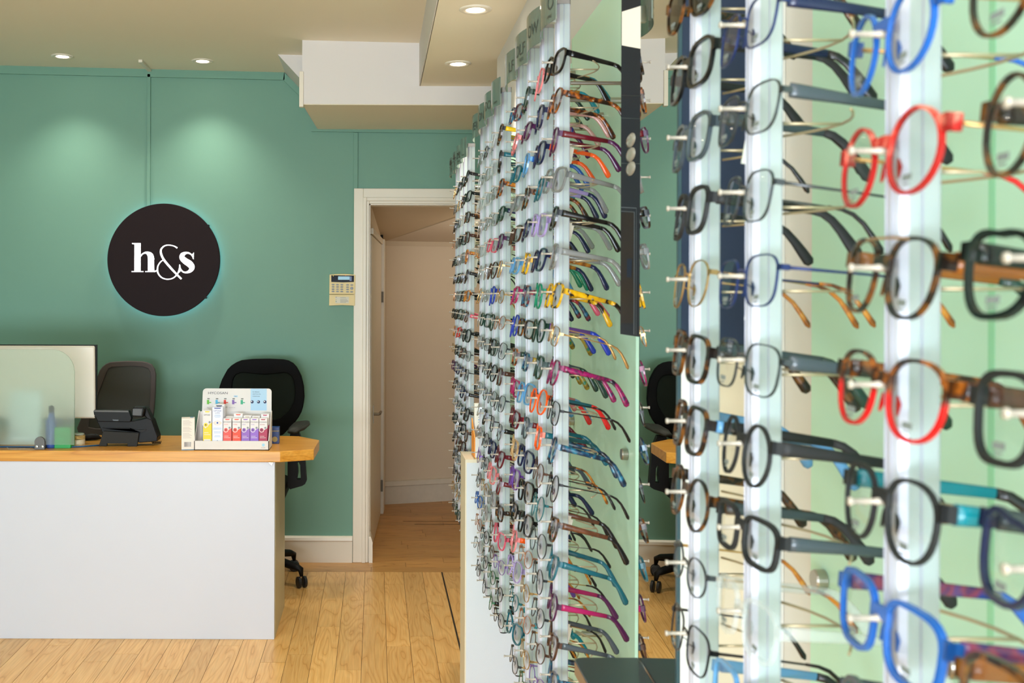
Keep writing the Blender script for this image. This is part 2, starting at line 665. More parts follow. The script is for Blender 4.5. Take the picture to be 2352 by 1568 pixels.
xw = lambda p: (p - VPX) * YB / FPX
zw = lambda p: EYE + (VPY - p) * YB / FPX
mb = MB()
ya, yb = YB - 0.012, YB + 0.002
tl = [(LX, cz(LX) + 0.004), (-0.49, cz(-0.49) + 0.004), (-0.49, cz(-0.49) - 0.04), (LX, cz(LX) - 0.046)]
mb.prism(tl, 'Y', ya, yb)
mb.prism([(-0.492, cz(-0.49)), (-0.36, cz(-0.49) - 0.125), (-0.385, cz(-0.49) - 0.15), (-0.497, cz(-0.49) - 0.04)], 'Y', ya, yb)
mb.prism([(xw(714), BZ + 0.005), (1.2, BZ + 0.005), (1.2, BZ - 0.03), (xw(714), BZ - 0.015)], 'Y', ya, yb)
struct('trim_3', mb, M_TEAL, label='sage green picture-rail batten under the ceiling')
batten(4, xw(337), xw(345), zw(560), zw(172), 'sage green vertical batten above the round sign')
batten(5, xw(811), xw(821), zw(640), zw(305), 'sage green vertical batten above the door frame')
# trunking on the ceiling
struct('trim_6', MB().box(-1.222, -1.202, 5.37, YB - 0.012, cz(-1.21) - 0.014, cz(-1.21) + 0.004), M_TRIMW, bevel=0.002,
       label='short white cable trunking on the ceiling')

# skirting
def skirting(n, x0, x1, y, label=None):
    prof = [(y, 0), (y - 0.018, 0), (y - 0.018, 0.112), (y - 0.024, 0.118), (y - 0.022, 0.132), (y - 0.012, 0.14), (y, 0.14)]
    struct(n, MB().prism(prof, 'X', x0, x1), M_TRIMW, label=label)

skirting('baseboard_back', LX, -0.118, YB, 'white moulded skirting under the green wall')
# door frame (architrave): outer band, bead, inner band
mb = MB()
def frame_band(i, o_, t):
    mb.box(DX0 - o_, DX0 - i, YB - t, YB + 0.002, 0, DZ + o_)
    mb.box(DX0 - i, DX1 + o_, YB - t, YB + 0.002, DZ + i, DZ + o_)
    mb.box(DX1 + i, DX1 + o_, YB - t, YB + 0.002, 0, DZ + i)
frame_band(0.026, 0.076, 0.018)
frame_band(0.008, 0.028, 0.026)
frame_band(-0.006, 0.010, 0.016)
struct('trim_7', mb, M_TRIMW, bevel=0.003, label='white painted door architrave')
mb = MB().box(DX0 - 0.002, DX0 + 0.012, YB, YB + 0.1, 0, DZ).box(DX0, DX1, YB, YB + 0.1, DZ - 0.012, DZ + 0.002)
struct('trim_8', mb, M_TRIMW, label='white door lining')
struct('baseboard_door', MB().prism([(DX0 + 0.01, 0), (DX0 + 0.03, 0), (DX0 + 0.03, 0.11), (DX0 + 0.02, 0.14), (DX0 + 0.01, 0.14)], 'Y', YB - 0.02, YB + 0.1), M_TRIMW)

# ---- hall behind the doorway
hl = lambda y: -0.035 + 0.0565 * (y - 5.705)      # left hall wall X at depth y
mb = MB().prism([(hl(5.705), 5.705), (hl(7.2), 7.2), (-0.4, 7.2), (-0.4, 5.705)], 'Z', 0, 2.2)
struct('wall_hall_left', mb, M_HALL)
fy = lambda x: 7.17 + 0.30 * (x - 0.048)
mb = MB().prism([(-0.2, fy(-0.2)), (1.4, fy(1.4)), (1.4, 7.8), (-0.2, 7.8)], 'Z', 0, 2.2)
struct('wall_hall_end', mb, M_HALL, label='beige wall at the end of the hall')
struct('wall_hall_right', MB().box(1.22, 1.32, 5.7, 7.6, 0, 2.2), M_HALL)
mb = MB().add([(0.02, fy(0.02) - 0.02, 0), (1.3, fy(1.3) - 0.02, 0), (1.3, fy(1.3) - 0.02, 0.12), (0.02, fy(0.02) - 0.02, 0.12),
               (0.02, fy(0.02) - 0.028, 0.125), (1.3, fy(1.3) - 0.028, 0.125), (1.3, fy(1.3) - 0.02, 0.155), (0.02, fy(0.02) - 0.02, 0.155),
               (0.02, fy(0.02), 0.16), (1.3, fy(1.3), 0.16)],
              [(0, 1, 2, 3), (3, 2, 5, 4), (4, 5, 6, 7), (7, 6, 9, 8)])
struct('baseboard_hall', mb, mat('scuffed_white_skirting', (214, 204, 186), rough=0.5, var=0.08, vs=26), label='scuffed white skirting in the hall')
# sloping soffit under the stairs
mb = MB().add([(-0.12, 7.2, 1.79), (-0.12, 5.69, 1.95), (0.8, 5.69, 2.01), (0.8, 5.82, 1.99), (0.488, 6.4, 1.905), (0.055, 7.2, 1.80)],
              [(0, 1, 2, 3, 4, 5)])
struct('ceiling_hall', mb, M_HALLC, label='sloping soffit of the hall')
mb = MB().add([(0.05, 7.2, 1.80), (0.49, 6.398, 1.905), (0.8, 5.82, 1.99), (1.3, 5.75, 2.02), (1.3, 7.6, 1.80)], [(0, 1, 2, 3, 4)])
struct('ceiling_hall_flat', mb, mat('hall_soffit_pale', (220, 206, 188), rough=0.7))
mb = MB().prism([(0.0, fy(0.0) - 0.012), (1.3, fy(1.3) - 0.012), (1.3, fy(1.3)), (0.0, fy(0.0))], 'Z', 1.775, 1.81)
struct('trim_9', mb, M_HALLC)
# the hall door on the left: leaf, casing, hinges, lever
d3 = MB().prism([(hl(5.74) + 0.012, 5.74), (hl(6.80) + 0.012, 6.80), (hl(6.80) - 0.02, 6.80), (hl(5.74) - 0.02, 5.74)], 'Z', 0.01, 1.76)
door = struct('door_1', d3, M_TRIMW, label='white hall door standing ajar')
cs = MB().prism([(hl(6.84) + 0.03, 6.84), (hl(6.98) + 0.03, 6.98), (hl(6.98) - 0.01, 6.98), (hl(6.84) - 0.01, 6.84)], 'Z', 0, 1.80)
cs.prism([(hl(5.74) + 0.022, 5.74), (hl(6.98) + 0.022, 6.98), (hl(6.98) - 0.01, 6.98), (hl(5.74) - 0.01, 5.74)], 'Z', 1.765, 1.80)
struct('trim_10', cs, M_TRIMW, bevel=0.004)
for z in (1.42, 0.19):
    obj('hinge', MB().box(hl(6.81) + 0.012, hl(6.81) + 0.026, 6.80, 6.83, z - 0.035, z + 0.035), mat('dull_hinge', (120, 116, 108), rough=0.6, metal=0.3), door)
hz = EYE - (950 - VPY) * 5.95 / FPX
obj('lever_handle', MB().tube([(hl(5.93), 5.93, hz), (hl(5.93) + 0.045, 5.93, hz), (hl(5.93) + 0.05, 5.95, hz), (hl(6.05) + 0.05, 6.05, hz)], 0.008, 8)
    .box(hl(5.93), hl(5.93) + 0.016, 5.915, 5.945, hz - 0.05, hz + 0.05), mat('satin_nickel', (130, 122, 108), rough=0.45, metal=0.7), door)
obj('closer_catch', MB().box(0.03, 0.05, 6.9, 6.95, 1.795, 1.83), M_BLACK, door)

# ================================================================== DOWNLIGHTS
def downlight(x, y, z, energy, label, spot=75, tilt=0.0, blend=0.6):
    t = thing('downlight', label, 'ceiling light', (x, y, z), group='recessed ceiling downlights')
    obj('trim_ring', MB().lathe([(0.056, 0.0), (0.056, -0.003), (0.050, -0.006), (0.034, -0.005), (0.031, 0.002)], (0, 0, 0), n=28, cap=False),
        M_TRIMW, t, world=False, smooth=True)
    obj('lamp_face', MB().lathe([(0.0, -0.0035), (0.032, -0.0035), (0.032, 0.0)], (0, 0, 0), n=24, cap=False), M_GLOW, t, world=False)
    d = bpy.data.lights.new('downlight_beam', 'SPOT')
    d.energy = energy
    d.color = (1.0, 0.90, 0.77)
    d.spot_size = R(spot)
    d.spot_blend = blend
    d.shadow_soft_size = 0.05
    l = bpy.data.objects.new('downlight_beam', d)
    COL.objects.link(l)
    l.parent = t
    l.location = (0, 0, -0.012)
    l.rotation_euler = (R(tilt), 0, 0)


downlight(-1.60, 5.33, cz(-1.6), 34, 'downlight over the green wall, left of the round sign', 105, blend=1.0)
downlight(-0.89, 5.36, cz(-0.89), 34, 'downlight over the green wall, right of the round sign', 105, blend=1.0)
downlight(0.339, 3.571, ZR, 40, 'nearest downlight in the lowered ceiling above the display', 100)
downlight(0.345, 4.40, ZR, 55, 'downlight in the lowered ceiling close to the beam', 100)
# more of the room's fittings, behind the camera
for i, (x, y) in enumerate(((-1.6, 2.6), (-0.7, 2.9), (-1.7, 0.3), (-0.6, -0.6))):
    downlight(x, y, cz(x), (30, 30, 20, 8)[i], 'downlight over the open shop floor, %s' % ('left, in front of the desk', 'right, in front of the desk', 'left, in mid shop', 'right, near the shop window')[i], 130)
hd = bpy.data.lights.new('hall_lamp', 'POINT')
hd.energy = 3.6
hd.color = (1.0, 0.86, 0.7)
hd.shadow_soft_size = 0.1
ho = bpy.data.objects.new('hall_lamp', hd)
ho.location = (0.85, 6.5, 1.75)
COL.objects.link(ho)
# two flat LED ceiling panels over the shop floor
for (x, y, lab) in ((-0.7, -0.35, 'square LED panel in the ceiling over the shop floor'), (-0.7, -1.7, 'square LED panel in the ceiling near the shop window')):
    t = thing('led_panel', lab, 'ceiling light', (x, y, cz(x) - 0.012))
    obj('panel_frame', MB().ring(rrect(-.3, .3, -.3, .3, .01), rrect(-.285, .285, -.285, .285, .01), 'Z', -0.008, 0.012), M_TRIMW, t, world=False)
    obj('diffuser', MB().box(-.285, .285, -.285, .285, -0.004, 0.006), mat('led_panel_glow', (255, 255, 250), emit=(236, 244, 255), es=8.0), t, world=False)

# ================================================================== ROUND SIGN
SX, SZ = xw(379.5), zw(599)
sr = 0.2995
sg = thing('round_sign', 'round dark illuminated sign with white letters on the green wall', 'sign', (SX, YB - 0.030, SZ))
obj('face', MB().lathe([(0, -0.018), (sr - 0.002, -0.018), (sr, -0.016), (sr, 0.0), (0, 0.0)], (0, 0, 0), axis='Y', n=96, cap=False), M_SIGNB, sg, world=False)
obj('halo_light', MB().lathe([(sr - 0.012, 0.0005), (sr - 0.012, 0.012), (sr - 0.03, 0.012), (sr - 0.03, 0.0005)], (0, 0, 0), axis='Y', n=64, cap=False), M_LED, sg, world=False)
obj('wall_mount', MB().lathe([(0, 0.0), (0.2, 0.0), (0.2, 0.0295), (0, 0.0295)], (0, 0, 0), axis='Y', n=32, cap=False), M_BLACK, sg, world=False)
for (a, b) in ((1022, 327), (1000, 1010)):
    qx, qz = px(230 + a / 4.127, 440 + b / 4.127, YB - 0.05)
    obj('bolt', MB().lathe([(0.006, 0), (0.006, 0.02)], (qx, YB - 0.052, qz), axis='Y', n=8), M_BLACK, sg)
YL = YB - 0.0485
def zp(a, b):
    return px(230 + a / 4.127, 440 + b / 4.127, YL)

def stroke(mb, pts):
    """variable width stroke in zoom pixels: (x, y, halfwidth)"""
    # smooth with catmull-rom
    out = []
    P = [pts[0]] + list(pts) + [pts[-1]]
    for i in range(1, len(P) - 2):
        for k in range(5):
            t = k / 5
            q = []
            for d in range(3):
                p0, p1, p2, p3 = P[i - 1][d], P[i][d], P[i + 1][d], P[i + 2][d]
                q.append(0.5 * (2 * p1 + (p2 - p0) * t + (2 * p0 - 5 * p1 + 4 * p2 - p3) * t * t + (3 * p1 - p0 - 3 * p2 + p3) * t ** 3))
            out.append(q)
    out.append(list(pts[-1]))
    L_, R_ = [], []
    for i, (x, y, h) in enumerate(out):
        a, b = out[max(i - 1, 0)], out[min(i + 1, len(out) - 1)]
        dx, dy = b[0] - a[0], b[1] - a[1]
        n = math.hypot(dx, dy) or 1
        L_.append((x - dy / n * h, y + dx / n * h))
        R_.append((x + dy / n * h, y - dx / n * h))
    vs, fs = [], []
    for i in range(len(out)):
        for (a, b) in (L_[i], R_[i]):
            X, Z = zp(a, b)
            vs.append((X, YL, Z))
    for i in range(len(out) - 1):
        fs.append((2 * i, 2 * i + 1, 2 * i + 3, 2 * i + 2))
    mb.add(vs, fs)

def flatpoly(mb, pts):
    mb.add([(zp(a, b)[0], YL - 0.0003, zp(a, b)[1]) for a, b in pts], [tuple(range(len(pts)))])

mb = MB()
flatpoly(mb, [(300, 495), (383, 495), (383, 768), (324, 768), (324, 508), (300, 503)])
flatpoly(mb, [(297, 761), (410, 761), (410, 769), (297, 769)])
flatpoly(mb, [(426, 761), (512, 761), (512, 769), (426, 769)])
flatpoly(mb, [(452, 640), (510, 640), (512, 768), (452, 768)])
flatpoly(mb, [(383, 608), (400, 590), (425, 577), (452, 575), (480, 582), (500, 600), (509, 625), (511, 650), (452, 650), (449, 618), (440, 600), (424, 594), (404, 602), (383, 628)])
flatpoly(mb, [(510, 740), (516, 757), (530, 752), (537, 744), (540, 752), (532, 764), (518, 770), (505, 768)])
obj('letter_h', mb, M_LETTER, sg)
mb = MB()
stroke(mb, [(730, 540, 7), (695, 521, 5), (645, 513, 5), (605, 523, 6), (576, 555, 8), (577, 598, 10), (603, 652, 10), (655, 715, 10), (715, 780, 9), (770, 834, 8)])
stroke(mb, [(603, 652, 5), (572, 672, 5), (546, 715, 6), (545, 770, 7), (575, 815, 6), (625, 836, 5), (680, 830, 5), (718, 803, 6), (742, 765, 6), (756, 705, 5)])
obj('letter_ampersand', mb, M_LETTER, sg)
mb = MB()
stroke(mb, [(876, 622, 5), (862, 602, 6), (838, 588, 8), (808, 588, 12), (780, 606, 22), (776, 634, 25), (806, 664, 29), (848, 692, 31), (868, 724, 27), (852, 756, 17), (818, 771, 9), (785, 766, 7), (762, 740, 6), (754, 712, 5)])
flatpoly(mb, [(887, 581), (886, 648), (876, 640), (868, 602)])
flatpoly(mb, [(748, 697), (757, 697), (768, 752), (752, 772), (745, 772)])
obj('letter_s', mb, M_LETTER, sg)

# ================================================================== ALARM KEYPAD
kx0, kz1 = px(757, 630, YB)
kx1, kz0 = px(816.5, 702, YB)
kp = thing('alarm_keypad', 'cream alarm keypad with blue display beside the door frame', 'alarm keypad', ((kx0 + kx1) / 2, YB, kz0))
M_KEY = mat('cream_plastic', (232, 210, 152), rough=0.45, var=0.03)
kw = kx1 - kx0
kh = kz1 - kz0
KP = lambda a, b: (kx0 + kw * (a - 235) / (1095 - 235), kz1 - kh * (b - 285) / (1300 - 285))
bow = [(kx0, kz1 - 0.002), (kx0 + kw * .25, kz1 + 0.001), (kx0 + kw * .5, kz1 + 0.002), (kx0 + kw * .75, kz1 + 0.001), (kx1, kz1 - 0.003)]
obj('housing', MB().prism(bow + [(kx1 - 0.001, KP(0, 930)[1]), (kx0 - 0.001, KP(0, 930)[1])], 'Y', YB - 0.022, YB), M_KEY, kp, bevel=0.002)
obj('flap', MB().prism([(kx0 - 0.001, KP(0, 940)[1]), (kx1 - 0.001, KP(0, 940)[1]), (kx1 - 0.002, kz0), ((kx0 + kx1) / 2, kz0 + 0.003), (kx0 - 0.002, kz0)], 'Y', YB - 0.02, YB), M_KEY, kp, bevel=0.002)
a, b = KP(295, 320), KP(1045, 535)
sc_ = obj('display', MB().prism([(a[0], a[1]), (b[0], a[1] - 0.001), (b[0], b[1]), ((a[0] + b[0]) / 2, b[1] - 0.002), (a[0], b[1])], 'Y', YB - 0.0235, YB - 0.02), mat('keypad_window', (10, 12, 26), rough=0.3, spec=0.1), kp)
a, b = KP(520, 355), KP(900, 465)
obj('screen', MB().box(a[0], b[0], YB - 0.0242, YB - 0.022, b[1], a[1]), mat('keypad_lcd', (140, 190, 214), rough=0.3, emit=(120, 180, 214), es=0.12), sc_)
a, b = KP(900, 355), KP(970, 500)
obj('screen_edge', MB().box(a[0], b[0], YB - 0.0238, YB - 0.022, b[1], a[1]), mat('keypad_lcd_dim', (60, 84, 134), rough=0.3), sc_)
for (p, q, c) in ((360, 340, (236, 214, 70)), (775, 325, (230, 90, 60))):
    X, Z = KP(p, q)
    obj('indicator', MB().box(X - 0.0013, X + 0.0013, YB - 0.0242, YB - 0.022, Z - 0.0013, Z + 0.0013), mat('led_%d' % p, c, emit=c, es=1.5), sc_)
M_BTN = mat('grey_buttons', (146, 150, 160), rough=0.4)
bt = MB().lathe([(0, -0.0262), (0.0075, -0.0255), (0.0085, -0.022)], (0, 0, 0), axis='Y', n=12, cap=False).mesh('button', M_BTN)
for (p, q) in [(355, y) for y in (620, 693, 768, 840)] + [(500, y) for y in (622, 695, 770, 842)] + [(642, y) for y in (624, 697, 772, 845)] + \
        [(832, y) for y in (628, 702, 775, 850)] + [(974, 630), (970, 852), (972, 738)]:
    X, Z = KP(p, q)
    o = obj('button', bt, None, kp, loc=Vector((X, YB, Z)) - kp.location)
    o.scale = (1, 1, 0.45 if q != 738 else 1.0)
a, b = KP(430, 1015), KP(880, 1220)
obj('instruction_label', MB().box(a[0], b[0], YB - 0.0208, YB - 0.019, b[1], a[1]), mat('label_paper', (226, 222, 206), rough=0.6), kp)
for i, q in enumerate((1040, 1090, 1125, 1160, 1192)):
    a, b = KP(590, q), KP((780, 810, 850, 860, 780)[i], q + 8)
    obj('print_line', MB().box(a[0], b[0], YB - 0.0212, YB - 0.0205, b[1], a[1]), mat('label_ink', (120, 116, 110), rough=0.6), kp)
for i, q in enumerate((1028, 1110, 1165)):
    a, b = KP(445, q - 10), KP(468, q + 12)
    obj('print_mark', MB().box(a[0], b[0], YB - 0.0212, YB - 0.0205, b[1], a[1]),
        mat('label_mark_%d' % i, ((80, 84, 150), (214, 190, 90), (60, 130, 90))[i], rough=0.6), kp)

# ================================================================== RECEPTION DESK
DH = 0.78
DY0, DY1 = 4.325, 4.81
XR = -0.414
dk = thing('reception_desk', 'white reception desk under the oak worktop', 'desk', (-1.5, 4.6, 0))
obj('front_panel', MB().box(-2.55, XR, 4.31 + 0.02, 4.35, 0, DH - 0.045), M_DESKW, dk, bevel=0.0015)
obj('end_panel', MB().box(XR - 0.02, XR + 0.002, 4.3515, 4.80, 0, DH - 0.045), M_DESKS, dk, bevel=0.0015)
obj('back_leg_panel', MB().box(-2.55, -2.53, 4.3515, 4.80, 0, DH - 0.045), M_DESKW, dk)
bx_, bz_ = px(622, 1066, 4.32)
obj('bracket', MB().prism([(bx_ - 0.008, DH - 0.045), (bx_ + 0.012, DH - 0.045), (bx_ + 0.006, DH - 0.058)], 'Y', 4.322, 4.332), M_CHROME, dk)
top = [(-2.6, DY0), (-0.392, DY0), (-0.256, 4.389), (-0.248, 4.674), (-0.348, 4.80), (-0.42, DY1), (-2.6, DY1)]
wt = tag(obj('worktop', MB().prism(top, 'Z', DH - 0.045, DH), M_OAK, bevel=0.003), 'long oak worktop with clipped corner on the reception desk', 'worktop')

# frosted screen with clamp
gy = 4.372
gx1, gz1 = px(172, 805, gy)
gz0 = DH + 0.018
gp = [(-2.45, gz0), (gx1, gz0)] + arc(gx1 - 0.095, gz1 - 0.095, 0.095, 0, 90, 10) + [(-2.45, gz1)]
M_FROST = bpy.data.materials.new('frosted_glass')
M_FROST.use_nodes = True
nt = M_FROST.node_tree
pb = nt.nodes['Principled BSDF']
pb.inputs['Base Color'].default_value = (0.80, 0.90, 0.83, 1)
pb.inputs['Roughness'].default_value = 0.36
pb.inputs['Transmission Weight'].default_value = 0.9
pb.inputs['IOR'].default_value = 1.25
fs = thing('desk_screen', 'frosted glass screen with rounded corner on the front of the worktop', 'screen', (-1.6, gy, DH))
obj('pane', MB().prism(gp, 'Y', gy - 0.004, gy + 0.004), M_FROST, fs)
for cx in (px(95, 1030, gy)[0], -2.3):
    cl = obj('clamp', MB().prism([(cx - 0.021, DH), (cx + 0.021, DH), (cx + 0.021, DH + 0.032)] + arc(cx, DH + 0.032, 0.021, 0, 180, 8) + [(cx - 0.021, DH + 0.032)], 'Y', gy - 0.018, gy - 0.0045),
             mat('satin_clamp', (104, 104, 104), rough=0.55, metal=0.5), fs, bevel=0.0015)
    for s in (-1, 1):
        obj('screw', MB().lathe([(0, -0.0195), (0.005, -0.019), (0.0055, -0.018)], (cx + s * 0.012, gy, DH + 0.012), axis='Y', n=10, cap=False), M_CHROME, cl)

# monitor seen from behind
mY = 4.60
mx1, mz1 = px(220, 795, mY)
mx1b, mz0 = px(222, 962, mY)
mo = thing('computer_monitor', 'silver computer monitor seen from behind on the worktop', 'monitor', (-1.52, mY, DH))
obj('rear_shell', MB().prism([(-1.83, mz1 - .002), (mx1, mz1 - .002), (mx1b, mz0), (-1.83, mz0)], 'Y', mY - 0.016, mY), mat('silver_monitor_back', (216, 208, 196), rough=0.4, metal=0.1), mo, bevel=0.007)
obj('screen', MB().box(-1.832, mx1b + 0.0015, mY + 0.0005, mY + 0.012, mz0 - 0.001, mz1 + 0.002), M_BLACK, mo)
obj('stand', MB().prism([(mY - 0.03, DH + 0.01), (mY - 0.018, mz0 + 0.12), (mY + 0.0, mz0 + 0.12), (mY - 0.012, DH + 0.01)], 'X', -1.60, -1.46)
    .box(-1.63, -1.43, mY - 0.08, mY + 0.1, DH, DH + 0.01), mat('silver_stand', (206, 208, 208), rough=0.35, metal=0.4), mo)

# things behind the frosted glass
t = thing('spray_bottle', 'blue bottle standing behind the frosted desk screen', 'bottle', (-1.365, 4.412, DH))
obj('body', MB().lathe([(0.022, 0), (0.024, 0.01), (0.024, 0.11), (0.012, 0.135), (0.010, 0.15)], (0, 0, 0), n=16), mat('blue_bottle', (58, 92, 170), rough=0.3), t, world=False, smooth=True)
obj('cap', MB().lathe([(0.012, 0.15), (0.012, 0.175), (0.0, 0.178)], (0, 0, 0), n=14), M_BLACK, t, world=False, smooth=True)
t = thing('desk_tidy', 'bright green desk tidy behind the frosted desk screen', 'desk tidy', (-1.315, 4.425, DH))
obj('cup', MB().ring(rrect(-.036, .036, -.03, .03, .006), rrect(-.032, .032, -.026, .026, .005), 'Z', 0.0, 0.088).box(-.034, .034, -.028, .028, 0, .004), mat('green_plastic', (38, 166, 84), rough=0.4), t, world=False)
obj('pen', MB().tube([(0.008, 0.0, 0.006), (0.02, 0.012, 0.125)], 0.004, 8), mat('grey_pen', (110, 116, 126)), t, world=False)
obj('pen', MB().tube([(-0.008, 0.0, 0.006), (-0.018, 0.01, 0.12)], 0.004, 8), mat('navy_pen', (50, 64, 120)), t, world=False)
t = thing('card_reader', 'dark card reader behind the frosted screen near the monitor stand', 'card reader', (-1.66, 4.47, DH))
obj('body', MB().prism([(-.05, 0), (.05, 0), (.04, .09), (-.03, .1)], 'X', -.04, .04), mat('dark_reader', (58, 58, 60)), t, world=False, bevel=0.004)
obj('screen', MB().box(-.03, .03, -.056, -.046, .03, .06), M_BLACKG, t, world=False)

# tape roll stack, mouse, cable, chain
tx = px(190, 1010, 4.52)[0]
t = thing('tape_roll', 'stack of cream tape and rubber bands on the worktop', 'tape', (tx - 0.01, 4.50, DH))
obj('core', MB().lathe([(0.012, 0.001), (0.0275, 0.0), (0.0275, 0.024), (0.012, 0.024)], (0, 0, 0), n=24), mat('cream_tape', (222, 208, 176), rough=0.4), t, world=False, smooth=False)
for i in range(5):
    o_ = MB()
    o_.tube([(0.0265 * math.cos(a * PI / 10), 0.0265 * math.sin(a * PI / 10), 0.027 + i * 0.0032 + 0.0015 * math.sin(a * 1.3 + i)) for a in range(21)], 0.0017, 6, cap=False)
    obj('rubber_band', o_, mat('tan_rubber', (206, 172, 108), rough=0.6), t, world=False)
obj('lid', MB().lathe([(0.024, 0.043), (0.025, 0.048), (0.02, 0.05), (0.0, 0.05)], (0, 0, 0), n=20), mat('clear_lid', (170, 178, 166), rough=0.1), t, world=False)
mx_ = px(212, 1004, 4.62)
t = thing('computer_mouse', 'black computer mouse behind the desk phone', 'mouse', (mx_[0] - 0.01, 4.64, DH))
bm_ = MB()
prof = [(0.0, 0.0)]
obj('shell', MB().tube([(-0.03, -0.02, 0.008), (-0.015, -0.012, 0.014), (0.005, 0, 0.016), (0.03, 0.01, 0.012), (0.045, 0.016, 0.006)], [0.006, 0.015, 0.016, 0.012, 0.003], 12, flat=(1.2, 0.9)), M_BLACK, t, world=False, smooth=True)
obj('wheel', MB().lathe([(0.006, -0.003), (0.006, 0.003)], (0.02, 0.006, 0.022), axis='Y', n=10), mat('dark_grey_rubber', (40, 40, 42)), t, world=False)
def pth(pts, Y):
    return [(*[px(p[0], p[1], Y)[0]], Y, DH + 0.0045) for p in pts]
tag(obj('network_cable', MB().tube([(-1.80, 4.42, DH + .003), (-1.6, 4.41, DH + .003), (px(60, 0, 4.4)[0], 4.408, DH + .003), (px(120, 0, 4.4)[0], 4.40, DH + .003), (px(180, 0, 4.42)[0], 4.418, DH + .003), (px(232, 0, 4.45)[0], 4.47, DH + 0.003)], 0.003, 8), mat('blue_cable', (24, 88, 140), rough=0.4), smooth=True),
    'blue network cable lying along the worktop under the frosted screen', 'cable')
cp = [(px(18 + i * 4.6, 0, 4.36)[0], 4.356 - 0.006 * math.sin(i * 0.55), DH + 0.0022 + (0.006 if i in (0, 12) else 0)) for i in range(13)]
ch = thing('chain', 'thin pale metal chain lying on the worktop by the screen clamp', 'chain', (cp[0][0], cp[0][1], DH))
for i in range(12):
    a, b = Vector(cp[i]), Vector(cp[i + 1])
    c = (a + b) / 2
    d = (b - a).normalized()
    s = Vector((-d.y, d.x, 0))
    u = s if i % 2 else Vector((0, 0, 1)) * 0.6 + s * 0.6
    pts = [c + d * (0.0055 * math.cos(k * PI / 4)) + u * (0.0022 * math.sin(k * PI / 4)) for k in range(9)]
    obj('link', MB().tube(pts, 0.0007, 5, cap=False), mat('pale_chain', (214, 210, 196), rough=0.3, metal=0.8), ch)

# ---- desk phone, back to us
pY = 4.47
PH = lambda pts, Y=pY: pxpoly(pts, 0, 760, 4.9, Y)
ph = thing('desk_phone', 'black desk phone seen from behind beside the frosted screen', 'telephone', (px(290, 0, pY)[0], pY, DH))
M_PH = mat('black_phone_plastic', (9, 9, 10), rough=0.45, spec=0.25, var=0.05)
M_PHG = mat('charcoal_phone_stand', (42, 41, 39), rough=0.55, spec=0.2)
st = PH([(1180, 1130), (1580, 1150), (1558, 1306), (1452, 1306), (1452, 1270), (1222, 1270), (1222, 1300), (1130, 1300)])
obj('stand', MB().prism(st, 'Y', pY - 0.02, pY - 0.005), M_PHG, ph, bevel=0.0015)
obj('body', MB().prism(PH([(1065, 965), (1110, 1020), (1500, 1020), (1660, 985), (1715, 1010), (1780, 1195), (1775, 1250), (1580, 1265), (1160, 1160), (1125, 1080)]), 'Y', pY - 0.004, pY + 0.07), M_PH, ph, bevel=0.003)
obj('body_lip', MB().prism(PH([(1160, 1095), (1475, 1098), (1500, 1140), (1560, 1148), (1610, 1150), (1660, 1115), (1500, 1118), (1478, 1104), (1160, 1101)]), 'Y', pY - 0.012, pY), M_PH, ph)
di = obj('display_tilt', MB().prism(PH([(1066, 905), (1076, 893), (1466, 896), (1496, 985), (1480, 1030), (1118, 1025), (1072, 945)]), 'Y', pY - 0.016, pY + 0.01), M_PH, ph, bevel=0.003)
obj('display_edge', MB().prism(PH([(1076, 897), (1460, 901), (1463, 918), (1078, 914)]), 'Y', pY - 0.0185, pY - 0.015), mat('phone_edge_grey', (76, 74, 70), rough=0.35), di)
obj('socket', MB().prism(PH([(1282, 1000), (1350, 1002), (1346, 1016), (1292, 1014)]), 'Y', pY - 0.018, pY - 0.0155), mat('phone_socket', (70, 76, 84), rough=0.3), di)
hs_ = obj('handset', MB().prism(PH([(1505, 885), (1525, 856), (1632, 858), (1648, 885), (1625, 972), (1510, 965)]), 'Y', pY - 0.03, pY + 0.02), M_PH, ph, bevel=0.004)
obj('handset_face', MB().prism(PH([(1518, 875), (1622, 878), (1612, 950), (1516, 946)]), 'Y', pY - 0.0315, pY - 0.029), mat('handset_grey', (66, 66, 66), rough=0.4), hs_)
obj('handset_grip', MB().prism(PH([(1640, 862), (1665, 890), (1720, 1010), (1790, 1200), (1760, 1225), (1690, 1040), (1625, 960)]), 'Y', pY + 0.0, pY + 0.05), M_PH, ph, bevel=0.005)
cc = MB()
c0 = Vector((px(360, 0, pY + .06)[0], pY + 0.055, DH + 0.008))
cc.tube([c0 + Vector((-0.018 + 0.0009 * i, 0.0055 * math.cos(i * 0.9), 0.0005 + 0.0055 * math.sin(i * 0.9))) for i in range(44)], 0.0018, 6)
obj('coil_cord', cc, M_PH, ph, smooth=True)

# ---- eye-drop display tray
trY = 4.352
tx0, tx1 = px(447, 0, trY)[0], px(619, 0, trY)[0]
TZ = DH
tr = thing('counter_display', 'white cardboard counter display with header card on the worktop', 'display stand', ((tx0 + tx1) / 2, trY + 0.06, TZ))
M_CARD = mat('white_card', (222, 219, 218), rough=0.5)
trB = trY + 0.125
obj('front_lip', MB().box(tx0, tx1, trY, trY + 0.003, TZ, TZ + 0.039), M_CARD, tr)
obj('base', MB().box(tx0, tx1, trY, trB, TZ, TZ + 0.003), M_CARD, tr)
for sx_ in (tx0, tx1 - 0.003):
    obj('side', MB().prism([(trY, TZ), (trB, TZ), (trB, TZ + 0.152), (trB - 0.012, TZ + 0.152), (trY, TZ + 0.039)], 'X', sx_, sx_ + 0.003), M_CARD, tr)
obj('back', MB().box(tx0, tx1, trB, trB + 0.003, TZ, TZ + 0.148), M_CARD, tr)
hY = trB + 0.004
hx0, hz1 = px(466.5, 893, hY)
hx1, _ = px(624.5, 893, hY)
